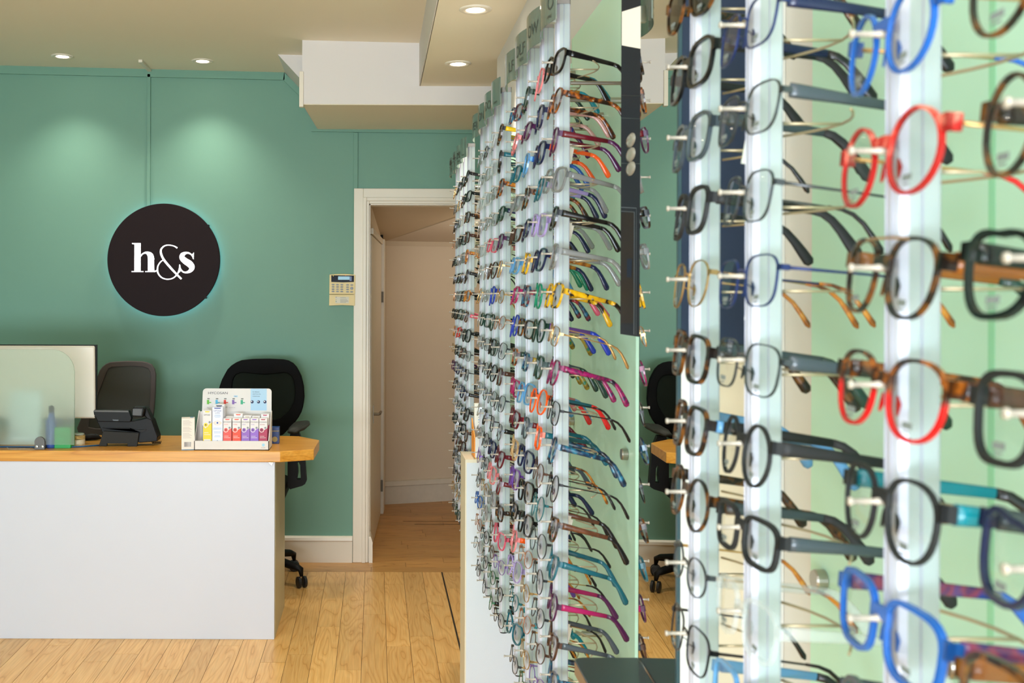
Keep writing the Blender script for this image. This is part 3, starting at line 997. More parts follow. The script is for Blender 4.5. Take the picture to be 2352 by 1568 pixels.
hd_ = obj('header_card', MB().prism([(hx0 - 0.004, TZ + 0.12), (hx1, TZ + 0.12)] + arc(hx1 - 0.014, hz1 - 0.014, 0.014, 0, 90, 5) + arc(hx0 + 0.016, hz1 - 0.016, 0.016, 90, 180, 5), 'Y', hY, hY + 0.002), M_CARD, tr)
FR = (R(90), 0, 0)
hw = hx1 - hx0
HX = lambda a: hx0 + hw * (a - 605) / (2035 - 605)
HZ = lambda b: hz1 - (b - 120) / 9.046 * hY / FPX
yq = hY - 0.0004
obj('blue_band', MB().box(HX(1600), HX(1935), hY - 0.0003, hY, HZ(575), hz1 - 0.0002), mat('pale_blue_print', (170, 206, 234), rough=0.5), hd_)
M_INK = mat('dark_ink', (40, 48, 66), rough=0.5)
M_INK2 = mat('grey_ink', (140, 146, 156), rough=0.5)
text('HYCOSAN', 0.0150, (HX(712), yq, HZ(218)), FR, M_INK, hd_, 'LEFT', sx=1.2)
text('NEW', 0.0045, (HX(1290), yq, HZ(284)), FR, M_INK, hd_)
obj('new_flash', MB().box(HX(1250), HX(1332), hY - 0.0002, hY, HZ(298), HZ(266)), mat('new_flash_blue', (170, 206, 234), rough=0.5), hd_)
for i, s in enumerate(('For effective', 'relief from dry,', 'irritated eyes')):
    text(s, 0.0058, (HX(1640), yq - 0.0002, HZ(190 + 44 * i)), FR, M_INK, hd_, 'LEFT')
text('Ask', 0.005, (HX(695), yq, HZ(515)), FR, M_INK2, hd_, 'LEFT')
text('SAN', 0.0056, (HX(1070), yq, HZ(508)), FR, M_INK, hd_, 'LEFT')
text('that suits you', 0.005, (HX(1150), yq, HZ(515)), FR, M_INK2, hd_, 'LEFT')
for i, (a, c) in enumerate(((692, (98, 180, 50)), (870, (80, 176, 220)), (1042, (220, 60, 44)), (1215, (126, 92, 170)), (1393, (56, 168, 130)))):
    pc = mat('pack_print_%d' % i, c, rough=0.5)
    k = obj('pack_picture', MB().mi(0).box(HX(a), HX(a + 48), hY - 0.0004, hY, HZ(448), HZ(358)).box(HX(a + 48), HX(a + 90), hY - 0.0004, hY, HZ(422), HZ(402))
            .mi(1).box(HX(a + 8), HX(a + 58), hY - 0.0004, hY, HZ(346), HZ(322)), [pc, mat('pack_grey', (120, 122, 118), rough=0.5)], hd_)
for a in (1632, 1765, 1898):
    k = obj('round_badge', MB().lathe([(0, -0.0008), (0.0067, -0.0008), (0.0067, 0)], (HX(a), hY, HZ(396)), axis='Y', n=20, cap=False), mat('navy_badge', (24, 34, 80), rough=0.5), hd_)
    obj('badge_mark', MB().lathe([(0, -0.0011), (0.0024, -0.0011)], (HX(a) - 0.002, hY, HZ(388)), axis='Y', n=12, cap=False), mat('badge_white', (240, 240, 245), rough=0.5), k)
lx, lz = px(606, 1023, trY)
obj('logo_ball', MB().lathe([(0, -0.0006), (0.0062, -0.0006)], (lx, trY, lz + 0.001), axis='Y', n=18, cap=False), mat('logo_blue', (150, 204, 232), rough=0.4), tr)
text('SCOPE', 0.0058, (lx, trY - 0.0006, lz - 0.0105), FR, M_INK2, tr)

M_PWHITE = mat('pack_white', (224, 222, 224), rough=0.4)


def pack(label, x0, x1, ztop, c, title, sub, sub_c, style, y0=None, depth=0.03, tilt=0.0, group='eye care packs in the counter display'):
    """folding carton: white top, coloured wave, round eye mark and lines of print"""
    y0 = trY + 0.008 if y0 is None else y0
    z0 = TZ + 0.0035
    t = thing('medicine_box', label, 'box', ((x0 + x1) / 2, y0, z0), (0, R(tilt), 0), group)
    W, H = (x1 - x0) / 2 - 0.0006, ztop - z0
    pc = mat('print_' + '_'.join(str(v) for v in c), c, rough=0.4)
    body = obj('carton', MB().box(-W, W, 0, depth, 0, H), M_PWHITE if style != 'life' else mat('pale_lilac_card', (226, 232, 250), rough=0.4), t, world=False, bevel=0.0006)
    if style == 'wave':
        hz_ = H * 0.60
        wave = [(-W, 0.0002), (W, 0.0002), (W, hz_ + H * 0.08), (W * 0.5, hz_ + H * 0.05), (0, hz_ - H * 0.01), (-W * 0.4, hz_ - H * 0.06), (-W, hz_ - H * 0.0)]
        obj('colour_field', MB().prism(wave, 'Y', -0.0004, 0.0005), pc, t, world=False)
        obj('colour_side', MB().prism([(0, 0.0002), (depth, 0.0002), (depth, hz_ + H * .1), (0, hz_ + H * .08)], 'X', W - 0.0002, W + 0.0003), pc, t, world=False)
        obj('tab', MB().prism([(-W * .6, H * 0.985), (W * .6, H * 0.985), (W * .4, H * 0.955), (-W * .4, H * 0.955)], 'Y', -0.0004, 0.0002), pc, t, world=False)
        e = obj('eye_mark', MB().lathe([(0, -0.0009), (W * 0.6, -0.0009)], (-W * 0.35, 0, hz_ + H * 0.03), axis='Y', n=20, cap=False), M_PWHITE, t, world=False)
        obj('iris', MB().lathe([(0, -0.0012), (W * 0.46, -0.0012)], (-W * 0.35, 0, hz_ + H * 0.03), axis='Y', n=18, cap=False), pc, e, world=False)
        obj('pupil', MB().lathe([(0, -0.0015), (W * 0.16, -0.0015)], (-W * 0.35, 0, hz_ + H * 0.03), axis='Y', n=12, cap=False), M_INK, e, world=False)
        obj('seal', MB().lathe([(0, -0.0009), (W * 0.26, -0.0009)], (W * 0.55, 0, hz_ + H * 0.1), axis='Y', n=14, cap=False), M_INK2, t, world=False)
        text(title, W * 0.42, (-W * .1, -0.001, H * 0.885), FR, M_INK, t, world=False)
        if sub:
            text(sub, W * 0.3, (-W * .75, -0.001, H * 0.805), FR, pc, t, 'LEFT', world=False)
        for i, zz in enumerate((0.42, 0.37, 0.22)):
            obj('print_bar', MB().box(-W * .75, W * (.3, .7, .75)[i], -0.0008, -0.0003, H * zz, H * (zz + (.012, .012, .035)[i])), M_PWHITE, t, world=False)
        for zz in (0.15, 0.09):
            obj('bullet', MB().lathe([(0, -0.0008), (W * .13, -0.0008)], (-W * .6, 0, H * zz), axis='Y', n=10, cap=False), M_PWHITE, t, world=False)
            obj('print_bar', MB().box(-W * .4, W * .6, -0.0008, -0.0003, H * (zz - .006), H * (zz + .008)), M_PWHITE, t, world=False)
    elif style == 'life':
        obj('foot_band', MB().box(-W, W, -0.0004, 0.0002, 0.0002, H * 0.10), pc, t, world=False)
        obj('foot_print', MB().box(-W * .6, W * .6, -0.0007, -0.0003, H * 0.055, H * 0.075), M_PWHITE, t, world=False)
        obj('tab', MB().prism([(-W * .75, H * 0.99), (W * .75, H * 0.99), (W * .5, H * 0.968), (-W * .5, H * 0.968)], 'Y', -0.0004, 0.0002), pc, t, world=False)
        lid = [(-W * .9, H * .63), (-W * .5, H * .67), (0, H * .69), (W * .5, H * .67), (W * .9, H * .63), (W * .5, H * .58), (0, H * .565), (-W * .5, H * .58)]
        e = obj('eye_mark', MB().prism(lid, 'Y', -0.0004, 0.0002), mat('eye_beige', (226, 218, 210), rough=0.5), t, world=False)
        obj('eye_white', MB().lathe([(0, -0.0008), (W * .42, -0.0008)], (0, 0, H * .63), axis='Y', n=18, cap=False), M_PWHITE, e, world=False)
        obj('pupil', MB().lathe([(0, -0.0011), (W * .17, -0.0011)], (0, 0, H * .63), axis='Y', n=14, cap=False), mat('eye_blue', (18, 60, 160), rough=0.4), e, world=False)
        text(title, W * 0.42, (0, -0.001, H * 0.915), FR, mat('lilac_ink', (126, 130, 176), rough=0.5), t, world=False)
        text(sub, W * 0.34, (0, -0.001, H * 0.865), FR, mat('lilac_ink', (126, 130, 176), rough=0.5), t, world=False, sx=1.5)
        for zz, ww in ((.81, .5), (.785, .65), (.76, .45), (.5, .75), (.475, .8), (.41, .65), (.385, .6), (.32, .5), (.295, .6)):
            obj('print_bar', MB().box(-W * ww, W * ww, -0.0007, -0.0003, H * zz, H * (zz + .007)), mat('sky_ink', (150, 180, 224), rough=0.5), t, world=False)
        obj('rosette', MB().lathe([(0, -0.0008), (W * .12, -0.0008)], (0, 0, H * .2), axis='Y', n=10, cap=False), mat('lilac_ink', (126, 130, 176)), t, world=False)
    return t


def pxx(a):
    return px(a, 0, trY + 0.008)[0]
def pzt(b):
    return px(0, b, trY + 0.008)[1]


pack('blue and white eye-drop box at the left end of the counter display', pxx(462.5), pxx(476), pzt(945), (20, 96, 160), '', '', None, 'wave', y0=trY + 0.045)
pack('yellow and white eye-gel box in the counter display', pxx(467), pxx(487.3), pzt(944), (244, 208, 0), 'OPTASE', '', None, 'wave')
pack('tall pale lilac box with blue foot in the counter display', pxx(488), pxx(513), pzt(936.5), (16, 40, 150), 'OPTASE', 'LIFE', None, 'life')
pack('coral red eye-drop box, left of the two red ones', pxx(513.5), pxx(533), pzt(962), (240, 74, 62), 'HYCOSAN', 'EXTRA', None, 'wave')
pack('orange-red eye-drop box, right of the two red ones', pxx(534.5), pxx(554.5), pzt(962), (246, 62, 8), 'HYCOSAN', 'EXTRA', None, 'wave')
pack('purple eye-drop box beside the orange-red one', pxx(555.2), pxx(574.8), pzt(962), (140, 92, 190), 'HYCOSAN', 'DUAL', None, 'wave')
pack('purple eye-drop box beside the maroon one', pxx(575.4), pxx(595), pzt(962), (140, 92, 200), 'HYCOSAN', 'DUAL', None, 'wave')
pack('maroon eye-drop box at the right end of the counter display', pxx(595.6), pxx(615), pzt(962), (166, 0, 66), 'HYCOSAN', 'INTENSE', None, 'wave')
for i, (a, b, zt, c, lab) in enumerate(((488, 514, 930, (60, 60, 90), 'second tall pale box behind the lilac one in the counter display'), (516, 536, 958, (230, 220, 214), 'white carton behind the coral red box'),
                                        (535, 556, 951, (246, 72, 20), 'second orange-red carton, behind the front orange-red one'), (557, 576, 956, (210, 190, 170), 'white carton behind the purple box'),
                                        (577, 596, 957, (210, 190, 170), 'white carton behind the second purple box'), (598, 617, 952, (170, 20, 70), 'second maroon carton, behind the front maroon one'))):
    pack(lab, pxx(a), pxx(b), pzt(zt) - 0.004, c, '', '', None, 'wave', y0=trY + 0.045)

# loose white carton left of the tray
cw = thing('medicine_carton', 'white carton with barcode standing left of the counter display', 'box', (px(433, 0, 4.37)[0], 4.372, DH), (0, 0, R(10)))
obj('carton', MB().box(-.027, .027, -.02, .035, 0, .132), mat('ivory_card', (236, 228, 220), rough=0.5), cw, world=False, bevel=0.0008)
obj('blue_foot', MB().box(-.0271, .0271, -.0201, .0351, 0.0, .003), mat('teal_blue_print', (20, 110, 150), rough=0.5), cw, world=False)
obj('top_print', MB().box(.008, .022, .01, .03, .1318, .1323), mat('top_blue_print', (60, 140, 200), rough=0.5), cw, world=False)
k = 0
xx = -.016
for wd_, gp_ in ((.0016, .0012), (.0008, .0014), (.0024, .0014), (.0008, .001), (.0016, .0018), (.0008, .0008), (.0024, .0016), (.0008, .0012), (.0016, .001), (.0024, .0014), (.001, .001)):
    obj('barcode_bar', MB().box(xx, xx + wd_, -.0205, -.0199, .014, .034), M_INK if k < 6 else M_INK2, cw, world=False)
    xx += wd_ + gp_
    k += 1
for i in range(15):
    zz = .122 - i * .0046 - (0.004 if i > 4 else 0) - (0.003 if i > 9 else 0)
    obj('print_bar', MB().box(-.021, -.021 + .026 + .014 * ((i * 7) % 5) / 5, -.0204, -.0199, zz, zz + .0014), mat('pale_ink', (186, 180, 178)), cw, world=False)
for i in range(18):
    zz = .12 - i * .0052
    obj('side_print_bar', MB().box(.0269, .0274, -.012, .02 + .01 * ((i * 3) % 4) / 4, zz, zz + .0018), mat('brown_ink', (150, 130, 96)), cw, world=False)

bb = thing('blue_box', 'small dark blue carton behind the counter display', 'box', (px(634, 0, 4.56)[0] - 0.006, 4.56, DH))
obj('carton', MB().box(-.022, .022, -.012, .03, 0, .072), mat('royal_blue_card', (24, 60, 128), rough=0.35), bb, world=False, bevel=0.0008)
obj('ochre_spot', MB().lathe([(0, -.0125), (.012, -.0125)], (.004, 0, .02), axis='Y', n=16, cap=False), mat('ochre_print', (164, 150, 96)), bb, world=False)
obj('ochre_stripe', MB().box(-.0222, .0222, -.0124, -.0118, .054, .0575), mat('ochre_print', (164, 150, 96)), bb, world=False)

# ================================================================== OFFICE CHAIRS
def mesh_fabric(name, c, a=0.82):
    m = mat(name, c, rough=0.9, spec=0.1)
    nt = m.node_tree
    b = nt.nodes['Principled BSDF']
    tc = nt.nodes.new('ShaderNodeTexCoord')
    ck = nt.nodes.new('ShaderNodeTexChecker')
    ck.inputs['Scale'].default_value = 260.0
    nt.links.new(tc.outputs['Object'], ck.inputs['Vector'])
    mr = nt.nodes.new('ShaderNodeMapRange')
    mr.inputs['To Min'].default_value = a - 0.12
    mr.inputs['To Max'].default_value = min(1, a + 0.12)
    nt.links.new(ck.outputs['Fac'], mr.inputs['Value'])
    nt.links.new(mr.outputs[0], b.inputs['Alpha'])
    return m


def office_chair(label, cx, cy, back_y, outer, inner, mf, mm, pY_, ox, oy, seat_z=0.47, arms=True, base_rot=0.0):
    t = thing('office_chair', label, 'chair', (cx, cy, 0))
    O = pxpoly(outer, ox, oy, 4.9, pY_)
    I = pxpoly(inner, ox, oy, 4.9, pY_)
    c = (sum(p[0] for p in I) / len(I), sum(p[1] for p in I) / len(I))
    N = 48
    Or, Ir = radial(O, c, N), radial(I, c, N)
    obj('back_frame', MB().ring(Or, Ir, 'Y', back_y - 0.012, back_y + 0.016), mf, t, bevel=0.004)
    obj('back_mesh', MB().prism(Ir, 'Y', back_y - 0.002, back_y + 0.002), mm, t)
    # spine, seat, column
    zc = c[1]
    obj('back_support', MB().tube([(c[0], back_y + 0.03, zc - 0.02), (c[0], back_y + 0.05, seat_z + 0.1), (c[0], cy + 0.05, seat_z - 0.06), (c[0], cy, seat_z - 0.06)], [0.018, 0.022, 0.026, 0.026], 10), M_BLACK, t, smooth=True)
    sp = rrect(cx - 0.22, cx + 0.17, cy - 0.23, cy + 0.2, 0.08, 6)
    obj('seat', MB().prism(sp, 'Z', seat_z - 0.035, seat_z + 0.035), mf, t, bevel=0.02)
    obj('gas_column', MB().lathe([(0.03, 0.12), (0.03, 0.25), (0.022, 0.26), (0.022, seat_z - 0.03)], (cx, cy, 0), n=16), M_BLACK, t, smooth=True)
    for k in range(5):
        a = base_rot + k * 2 * PI / 5
        dx, dy = math.cos(a), math.sin(a)
        lg = obj('base_leg', MB().tube([(cx, cy, 0.125), (cx + dx * 0.13, cy + dy * 0.13, 0.118), (cx + dx * 0.24, cy + dy * 0.24, 0.098), (cx + dx * 0.265, cy + dy * 0.265, 0.088), (cx + dx * 0.27, cy + dy * 0.27, 0.055)],
                               [0.034, 0.027, 0.022, 0.018, 0.010], 10, flat=(1.0, 0.8)), M_BLACK, t, smooth=True)
        q = Vector((-dy, dx, 0))
        ca = MB()
        for s in (-1, 1):
            cpos = Vector((cx + dx * 0.27, cy + dy * 0.27, 0.0275)) + Vector((dx, dy, 0)) * 0.0 + q * 0.0
            off = Vector((math.cos(a + 0.9), math.sin(a + 0.9), 0)) * (0.015 * s)
            ax = off.normalized()
            ca.tube([cpos + off - ax * 0.0085, cpos + off - ax * 0.006, cpos + off + ax * 0.006, cpos + off + ax * 0.0085], [0.02, 0.0275, 0.0275, 0.02], 18)
        obj('castor', ca, mat('castor_grey', (34, 34, 36), rough=0.35), lg)
    if arms:
        for s in (-1, 1):
            ax = cx + s * 0.218
            ar = obj('armrest', MB().tube([(ax - s * 0.02, cy - 0.17, 0.765), (ax, cy - 0.1, 0.775), (ax + s * 0.015, cy + 0.02, 0.782), (ax + s * 0.03, cy + 0.11, 0.783)], [0.022, 0.042, 0.044, 0.02], 12, flat=(1.0, 0.36)), mat('armrest_rubber', (40, 42, 38), rough=0.6), t, smooth=True)
            # open loop below the pad
            oy_ = cy - 0.02
            out_ = [(ax - 0.04, 0.745), (ax + 0.03, 0.745), (ax + 0.036, 0.62), (ax + 0.045, 0.50), (ax + 0.03, 0.485), (ax - 0.05, 0.462), (ax - 0.05, 0.6)]
            in_ = [(ax - 0.012, 0.594), (ax + 0.012, 0.602), (ax + 0.014, 0.55), (ax + 0.016, 0.515), (ax - 0.008, 0.515), (ax + 0.002, 0.545), (ax + 0.0, 0.575)]
            cc_ = (ax + 0.006, 0.556)
            obj('arm_post', MB().ring(radial(out_, cc_, 28), radial(in_, cc_, 28), 'Y', oy_ - 0.02, oy_ + 0.025), M_BLACK, ar)
    return t


bo_ = [(605, 550), (640, 450), (700, 340), (760, 280), (840, 238), (980, 222), (1160, 218), (1330, 225), (1420, 245), (1480, 310), (1530, 400), (1560, 520), (1568, 640), (1558, 740), (1530, 830), (1490, 900),
       (1420, 980), (1320, 1080), (1100, 1120), (860, 1090), (720, 1020), (640, 920), (590, 800), (582, 660)]
bi_ = [(750, 560), (760, 450), (800, 395), (870, 372), (1000, 388), (1120, 396), (1250, 385), (1350, 372), (1400, 388), (1438, 440), (1460, 540), (1460, 650), (1440, 720), (1385, 815), (1290, 890), (1100, 925), (900, 895), (800, 810), (752, 690)]
office_chair('black mesh-back office chair behind the counter display', -0.600, 5.22, 5.40, bo_, bi_, mat('black_chair_frame', (7, 6, 6), rough=0.6, spec=0.12), mesh_fabric('black_chair_mesh', (34, 38, 34), 0.80), 5.39, 380, 780, base_rot=R(-25))
go_ = [(1075, 580), (1130, 440), (1180, 385), (1240, 360), (1420, 347), (1600, 352), (1690, 370), (1735, 420), (1753, 500), (1750, 700), (1735, 900), (1715, 1040), (1650, 1190), (1300, 1230), (860, 1190), (870, 1100), (930, 960), (1000, 790)]
gi_ = [(1195, 490), (1215, 440), (1260, 415), (1500, 405), (1650, 415), (1690, 450), (1700, 520), (1692, 800), (1672, 1000), (1600, 1090), (1100, 1110), (985, 1090), (1010, 1000), (1100, 740)]
office_chair('grey mesh-back office chair behind the desk phone', -1.24, 5.18, 5.40, go_, gi_, mat('taupe_chair_frame', (96, 89, 88), rough=0.8, spec=0.2), mesh_fabric('grey_chair_mesh', (92, 92, 88), 0.97), 5.39, 0, 760, arms=False, base_rot=R(30))

# ================================================================== WHITE COUNTER END WITH LEAFLET BOX
pc = thing('counter_end', 'white speckled counter end below the display rails', 'counter', (0.39, 3.44, 0))
obj('body', MB().box(0.2945, WALLX - 0.001, 3.35, 3.53, 0, 0.89), M_SPECK, pc)
obj('edge_band', MB().box(0.2905, 0.2945, 3.35, 3.53, 0, 0.89), M_SPECKE, pc)
obj('top', MB().box(0.2905, WALLX - 0.001, 3.35, 3.53, 0.89, 0.90), M_SPECKE, pc)
lf = thing('leaflet_holder', 'orange and white leaflet holder on the white counter end', 'leaflet holder', (0.352, 3.42, 0.90))
obj('tray_front', MB().prism([(-.028, 0.004), (.075, 0.004), (.075, .12), (-.028, .068)], 'Y', -0.052, -0.049), M_CARD, lf, world=False)
obj('tray_side', MB().prism([(-.052, 0.004), (.05, .0), (.05, .12), (-.052, .068)], 'X', -.031, -.028), mat('orange_card', (240, 150, 50), rough=0.5), lf, world=False)
obj('tray_base', MB().box(-.028, .075, -.052, .05, 0, .004), mat('ochre_base', (214, 184, 92), rough=0.4), lf, world=False)
obj('yellow_panel', MB().box(-.002, .04, -.0526, -.0519, .006, .06), mat('yellow_print', (236, 190, 20), rough=0.5), lf, world=False)
obj('figure_head', MB().lathe([(0, -.053), (.004, -.053)], (.015, 0, .048), axis='Y', n=12, cap=False), M_PWHITE, lf, world=False)
obj('figure_body', MB().tube([(.012, -.053, .036), (.009, -.053, .026), (.016, -.053, .018), (.026, -.053, .02)], .003, 6), M_PWHITE, lf, world=False)
for i, (x0, x1, y0, h, c) in enumerate(((-.024, .072, .02, .165, (236, 234, 226)), (-.012, .07, -.03, .112, (232, 228, 220)))):
    k = tag(obj('leaflet_pack', MB().box(0.352 + x0, 0.352 + x1, 3.42 + y0, 3.42 + y0 + .025, 0.905, 0.905 + h), mat('leaflet_card_%d' % i, c, rough=0.5)),
            ('tall white printed pack standing at the back of the leaflet holder', 'short white printed pack standing at the front of the leaflet holder')[i], 'box')
    for j in range(11 - 3 * i):
        zz = 0.905 + h - 0.02 - j * 0.0085
        obj('print_bar', MB().box(0.352 + x0 + .012, 0.352 + x1 - .006, 3.42 + y0 - .0004, 3.42 + y0, zz, zz + 0.003), mat('leaflet_ink_%d' % (j % 4 == 0), (110, 160, 210) if j % 4 == 0 else (170, 176, 180)), k)

# ================================================================== DISPLAY WALL
PXF = 0.474          # front face of the mint panels
def panel(label, y0, y1, z0, z1, screws, edges=('far',)):
    t = thing('acrylic_panel', label, 'panel', (PXF, (y0 + y1) / 2, z0))
    obj('sheet', MB().box(PXF, PXF + 0.006, y0, y1, z0, z1), M_PANEL, t)
    if 'far' in edges:
        obj('polished_edge', MB().box(PXF - 0.0002, PXF + 0.0062, y1 - 0.004, y1 + 0.0005, z0, z1), M_PANELE, t)
    if 'near' in edges:
        obj('polished_edge', MB().box(PXF - 0.0002, PXF + 0.0062, y0 - 0.0005, y0 + 0.008, z0, z1), M_PANELE, t)
    sm = MB().lathe([(0, -0.012), (0.010, -0.012), (0.011, -0.010), (0.011, -0.0005)], (0, 0, 0), axis='X', n=20, cap=False)
    me = sm.mesh('standoff_screw', M_CHROME, smooth=False)
    for (yy, zz) in screws:
        obj('standoff_screw', me, None, t, loc=(0, yy - (y0 + y1) / 2, zz - z0))
        obj('standoff', MB().lathe([(0.008, 0.006), (0.008, WALLX - PXF - 0.0005)], (PXF, yy, zz), axis='X', n=12), M_CHROME, t)
    return t


panel('mint green acrylic panel behind the front cluster of rails', 1.90, 2.53, 0.42, 2.045, [(2.49, 1.127), (1.96, 1.127), (2.49, 1.95), (2.49, 0.5)])
panel('mint green acrylic panel behind the middle cluster of rails', 2.54, 3.30, 0.42, 1.99, [(2.6, 1.127), (3.2, 1.127)])
panel('mint green acrylic panel behind the far cluster of rails', 3.54, 4.28, 0.42, 1.99, [(3.6, 1.127), (4.2, 1.127)])
panel('pale mint acrylic panel behind the blurred foreground rails, right of the grey column', 0.80, 1.135, 0.42, 2.045, [(1.10, 1.124), (0.845, 1.124)], edges=('near',))
panel('pale mint acrylic panel at the right edge of the picture', 0.20, 0.799, 0.42, 2.045, [(0.25, 1.124), (0.74, 1.124)], edges=())

# mirror column standing out from the wall: mirror on its left face, navy and cream fronts towards the camera
CY0, CY1 = 1.275, 1.489
def mxs(y):           # X of the mirror plane (turned by about two degrees)
    return 0.389 + 0.0339 * (y - 1.85)
cl_ = thing('mirror_column', 'boxed column beside the front rails, carrying the wall mirror', 'column', (0.45, 1.38, 0))
obj('body', MB().prism([(mxs(CY0) + 0.009, CY0 + 0.012), (WALLX - 0.0005, CY0 + 0.012), (WALLX - 0.0005, CY1), (mxs(CY1) + 0.009, CY1)], 'Z', 0, 2.395), M_WHITE, cl_)
obj('white_return', MB().box(0.4555, WALLX - 0.0005, CY0, CY0 + 0.0115, 0, 2.395), mat('white_gloss_board', (240, 240, 238), rough=0.4), cl_)
obj('navy_front', MB().box(mxs(CY0) + 0.004, 0.455, CY0, CY0 + 0.0115, 1.348, 2.395), M_NAVY, cl_)
zs = [0.0, 0.40, 0.70, 0.908, 0.996, 1.084, 1.345]
for i in range(6):
    obj('cream_front', MB().box(mxs(CY0) + 0.0155, 0.455, CY0, CY0 + 0.0115, zs[i] + 0.001, zs[i + 1] - 0.001), M_CREAM, cl_)
obj('white_stile', MB().box(mxs(CY0) + 0.004, mxs(CY0) + 0.015, CY0 - 0.0005, CY0 + 0.0115, 0, 1.345), mat('white_gloss_board', (240, 240, 238), rough=0.4), cl_)
obj('blue_strip', MB().prism([(mxs(CY0) + 0.016, 1.279), (0.452, 1.263), (0.452, 1.255), (mxs(CY0) + 0.016, 1.268)], 'Y', CY0 - 0.001, CY0 + 0.002), mat('sky_blue_strip', (96, 160, 200), rough=0.4), cl_)
mi_ = thing('wall_mirror', 'tall mirror on the side of the column between front and foreground rails', 'mirror', (mxs(1.42), 1.42, 0.9))
obj('glass', MB().prism([(mxs(CY0), CY0 + 0.006), (mxs(CY0) + 0.008, CY0 + 0.006), (mxs(CY1) + 0.008, CY1), (mxs(CY1), CY1)], 'Z', 0.909, 2.39), M_MIRROR, mi_)
obj('dark_edge', MB().box(mxs(CY0) - 0.0005, mxs(CY0) + 0.0035, CY0 - 0.001, CY0 + 0.0055, 0.909, 2.39), M_MFRAME, mi_)
# shelf under the mirror
sx0 = 0.284
shp = [(mxs(CY1) - 0.001, CY1), (sx0 + 0.014, CY1)] + [(sx0 + 0.014 - 0.014 * math.sin(R(a)), CY1 - 0.014 + 0.014 * math.cos(R(a))) for a in (30, 60, 90)] + [(sx0, CY0 + 0.03), (mxs(CY0) - 0.001, CY0 + 0.03)]
sh_ = thing('console_shelf', 'dark slate shelf with rounded corner below the column mirror', 'shelf', (0.34, 1.38, 0.888))
obj('board', MB().prism(shp, 'Z', 0.888, 0.908), M_SLATE, sh_, bevel=0.001)
obj('edge_band', MB().box(sx0 - 0.001, sx0 + 0.0005, CY0 + 0.03, CY1 - 0.014, 0.889, 0.9065), M_SLATEE, sh_)
obj('support', MB().box(mxs(CY0) - 0.03, mxs(CY0) - 0.001, CY0 + 0.05, CY1 - 0.03, 0.82, 0.888), M_SLATE, sh_)

# narrow dark glass fin beside the mirror, in front of the temples of the front rails
GX = 0.3785
gy0, gy1 = CY1 + 0.001, GX * FPX / 563.0
gzb = EYE - 83.0 * gy1 / FPX
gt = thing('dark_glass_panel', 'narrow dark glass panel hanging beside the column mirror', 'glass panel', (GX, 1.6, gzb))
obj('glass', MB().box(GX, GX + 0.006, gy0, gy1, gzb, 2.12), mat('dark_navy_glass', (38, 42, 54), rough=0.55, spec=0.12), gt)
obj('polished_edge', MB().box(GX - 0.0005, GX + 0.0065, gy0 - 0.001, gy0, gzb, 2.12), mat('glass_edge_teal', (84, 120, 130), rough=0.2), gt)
def gpt(x, y):
    u = x - VPX
    Y = GX * FPX / u
    return Y, EYE + (VPY - y) * Y / FPX
def gquad(name, pts, m, off=0.0006):  # flat patch of colour standing in for a reflection in the glass
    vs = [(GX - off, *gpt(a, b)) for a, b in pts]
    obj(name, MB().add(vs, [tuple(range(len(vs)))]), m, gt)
gquad('white_light_window', [(1427, 25), (1471.5, 11), (1471.5, 110), (1427, 102)], mat('lit_window', (245, 242, 238), emit=(245, 242, 238), es=0.2))  # reflected bright window, painted as a faintly glowing white patch
for yy in (320, 353, 385):  # reflected spotlights modelled as grey discs, stretched to look round from the camera
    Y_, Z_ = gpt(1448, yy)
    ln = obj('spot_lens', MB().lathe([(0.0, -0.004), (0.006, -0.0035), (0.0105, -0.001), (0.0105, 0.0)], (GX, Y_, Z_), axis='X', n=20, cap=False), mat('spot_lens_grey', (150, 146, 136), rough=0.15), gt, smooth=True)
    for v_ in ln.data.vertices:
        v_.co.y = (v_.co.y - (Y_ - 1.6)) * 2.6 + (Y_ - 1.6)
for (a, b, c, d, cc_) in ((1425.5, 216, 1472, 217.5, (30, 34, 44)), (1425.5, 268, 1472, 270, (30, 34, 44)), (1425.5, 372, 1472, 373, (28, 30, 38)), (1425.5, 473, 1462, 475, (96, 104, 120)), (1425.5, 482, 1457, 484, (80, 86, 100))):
    gquad('etched_line', [(a, b), (c, d), (c, d + 1.6), (a, b + 1.6)], mat('etched_%d' % cc_[0], cc_, rough=0.3))  # reflected mouldings and door top, painted as thin lines
gquad('brown_inset', [(1427, 486), (1456, 485), (1456, 740), (1427, 740)], mat('brown_inset_print', (44, 36, 36), rough=0.5, spec=0.12))  # reflected dark door, painted flat on the glass
gquad('etched_line', [(1456.5, 484), (1458, 484), (1458, 766), (1456.5, 766)], mat('etched_96', (96, 104, 120), rough=0.3))  # side edge of the reflected door frame, painted
gquad('etched_line', [(1461.5, 475), (1462.5, 475), (1462.5, 767), (1461.5, 767)], mat('etched_80', (80, 86, 100), rough=0.3))  # outer edge of the reflected door frame, painted
gquad('navy_inset', [(1441, 592), (1453, 592), (1451, 635), (1441, 635)], mat('navy_inset_print', (26, 38, 62), rough=0.5, spec=0.12), 0.0009)  # bluish spot within the reflected door, also painted
for z in (1.45, 2.0):
    obj('bracket', MB().box(GX + 0.006, GX + 0.03, gy0, gy0 + 0.03, z, z + 0.02), M_CHROME, gt)

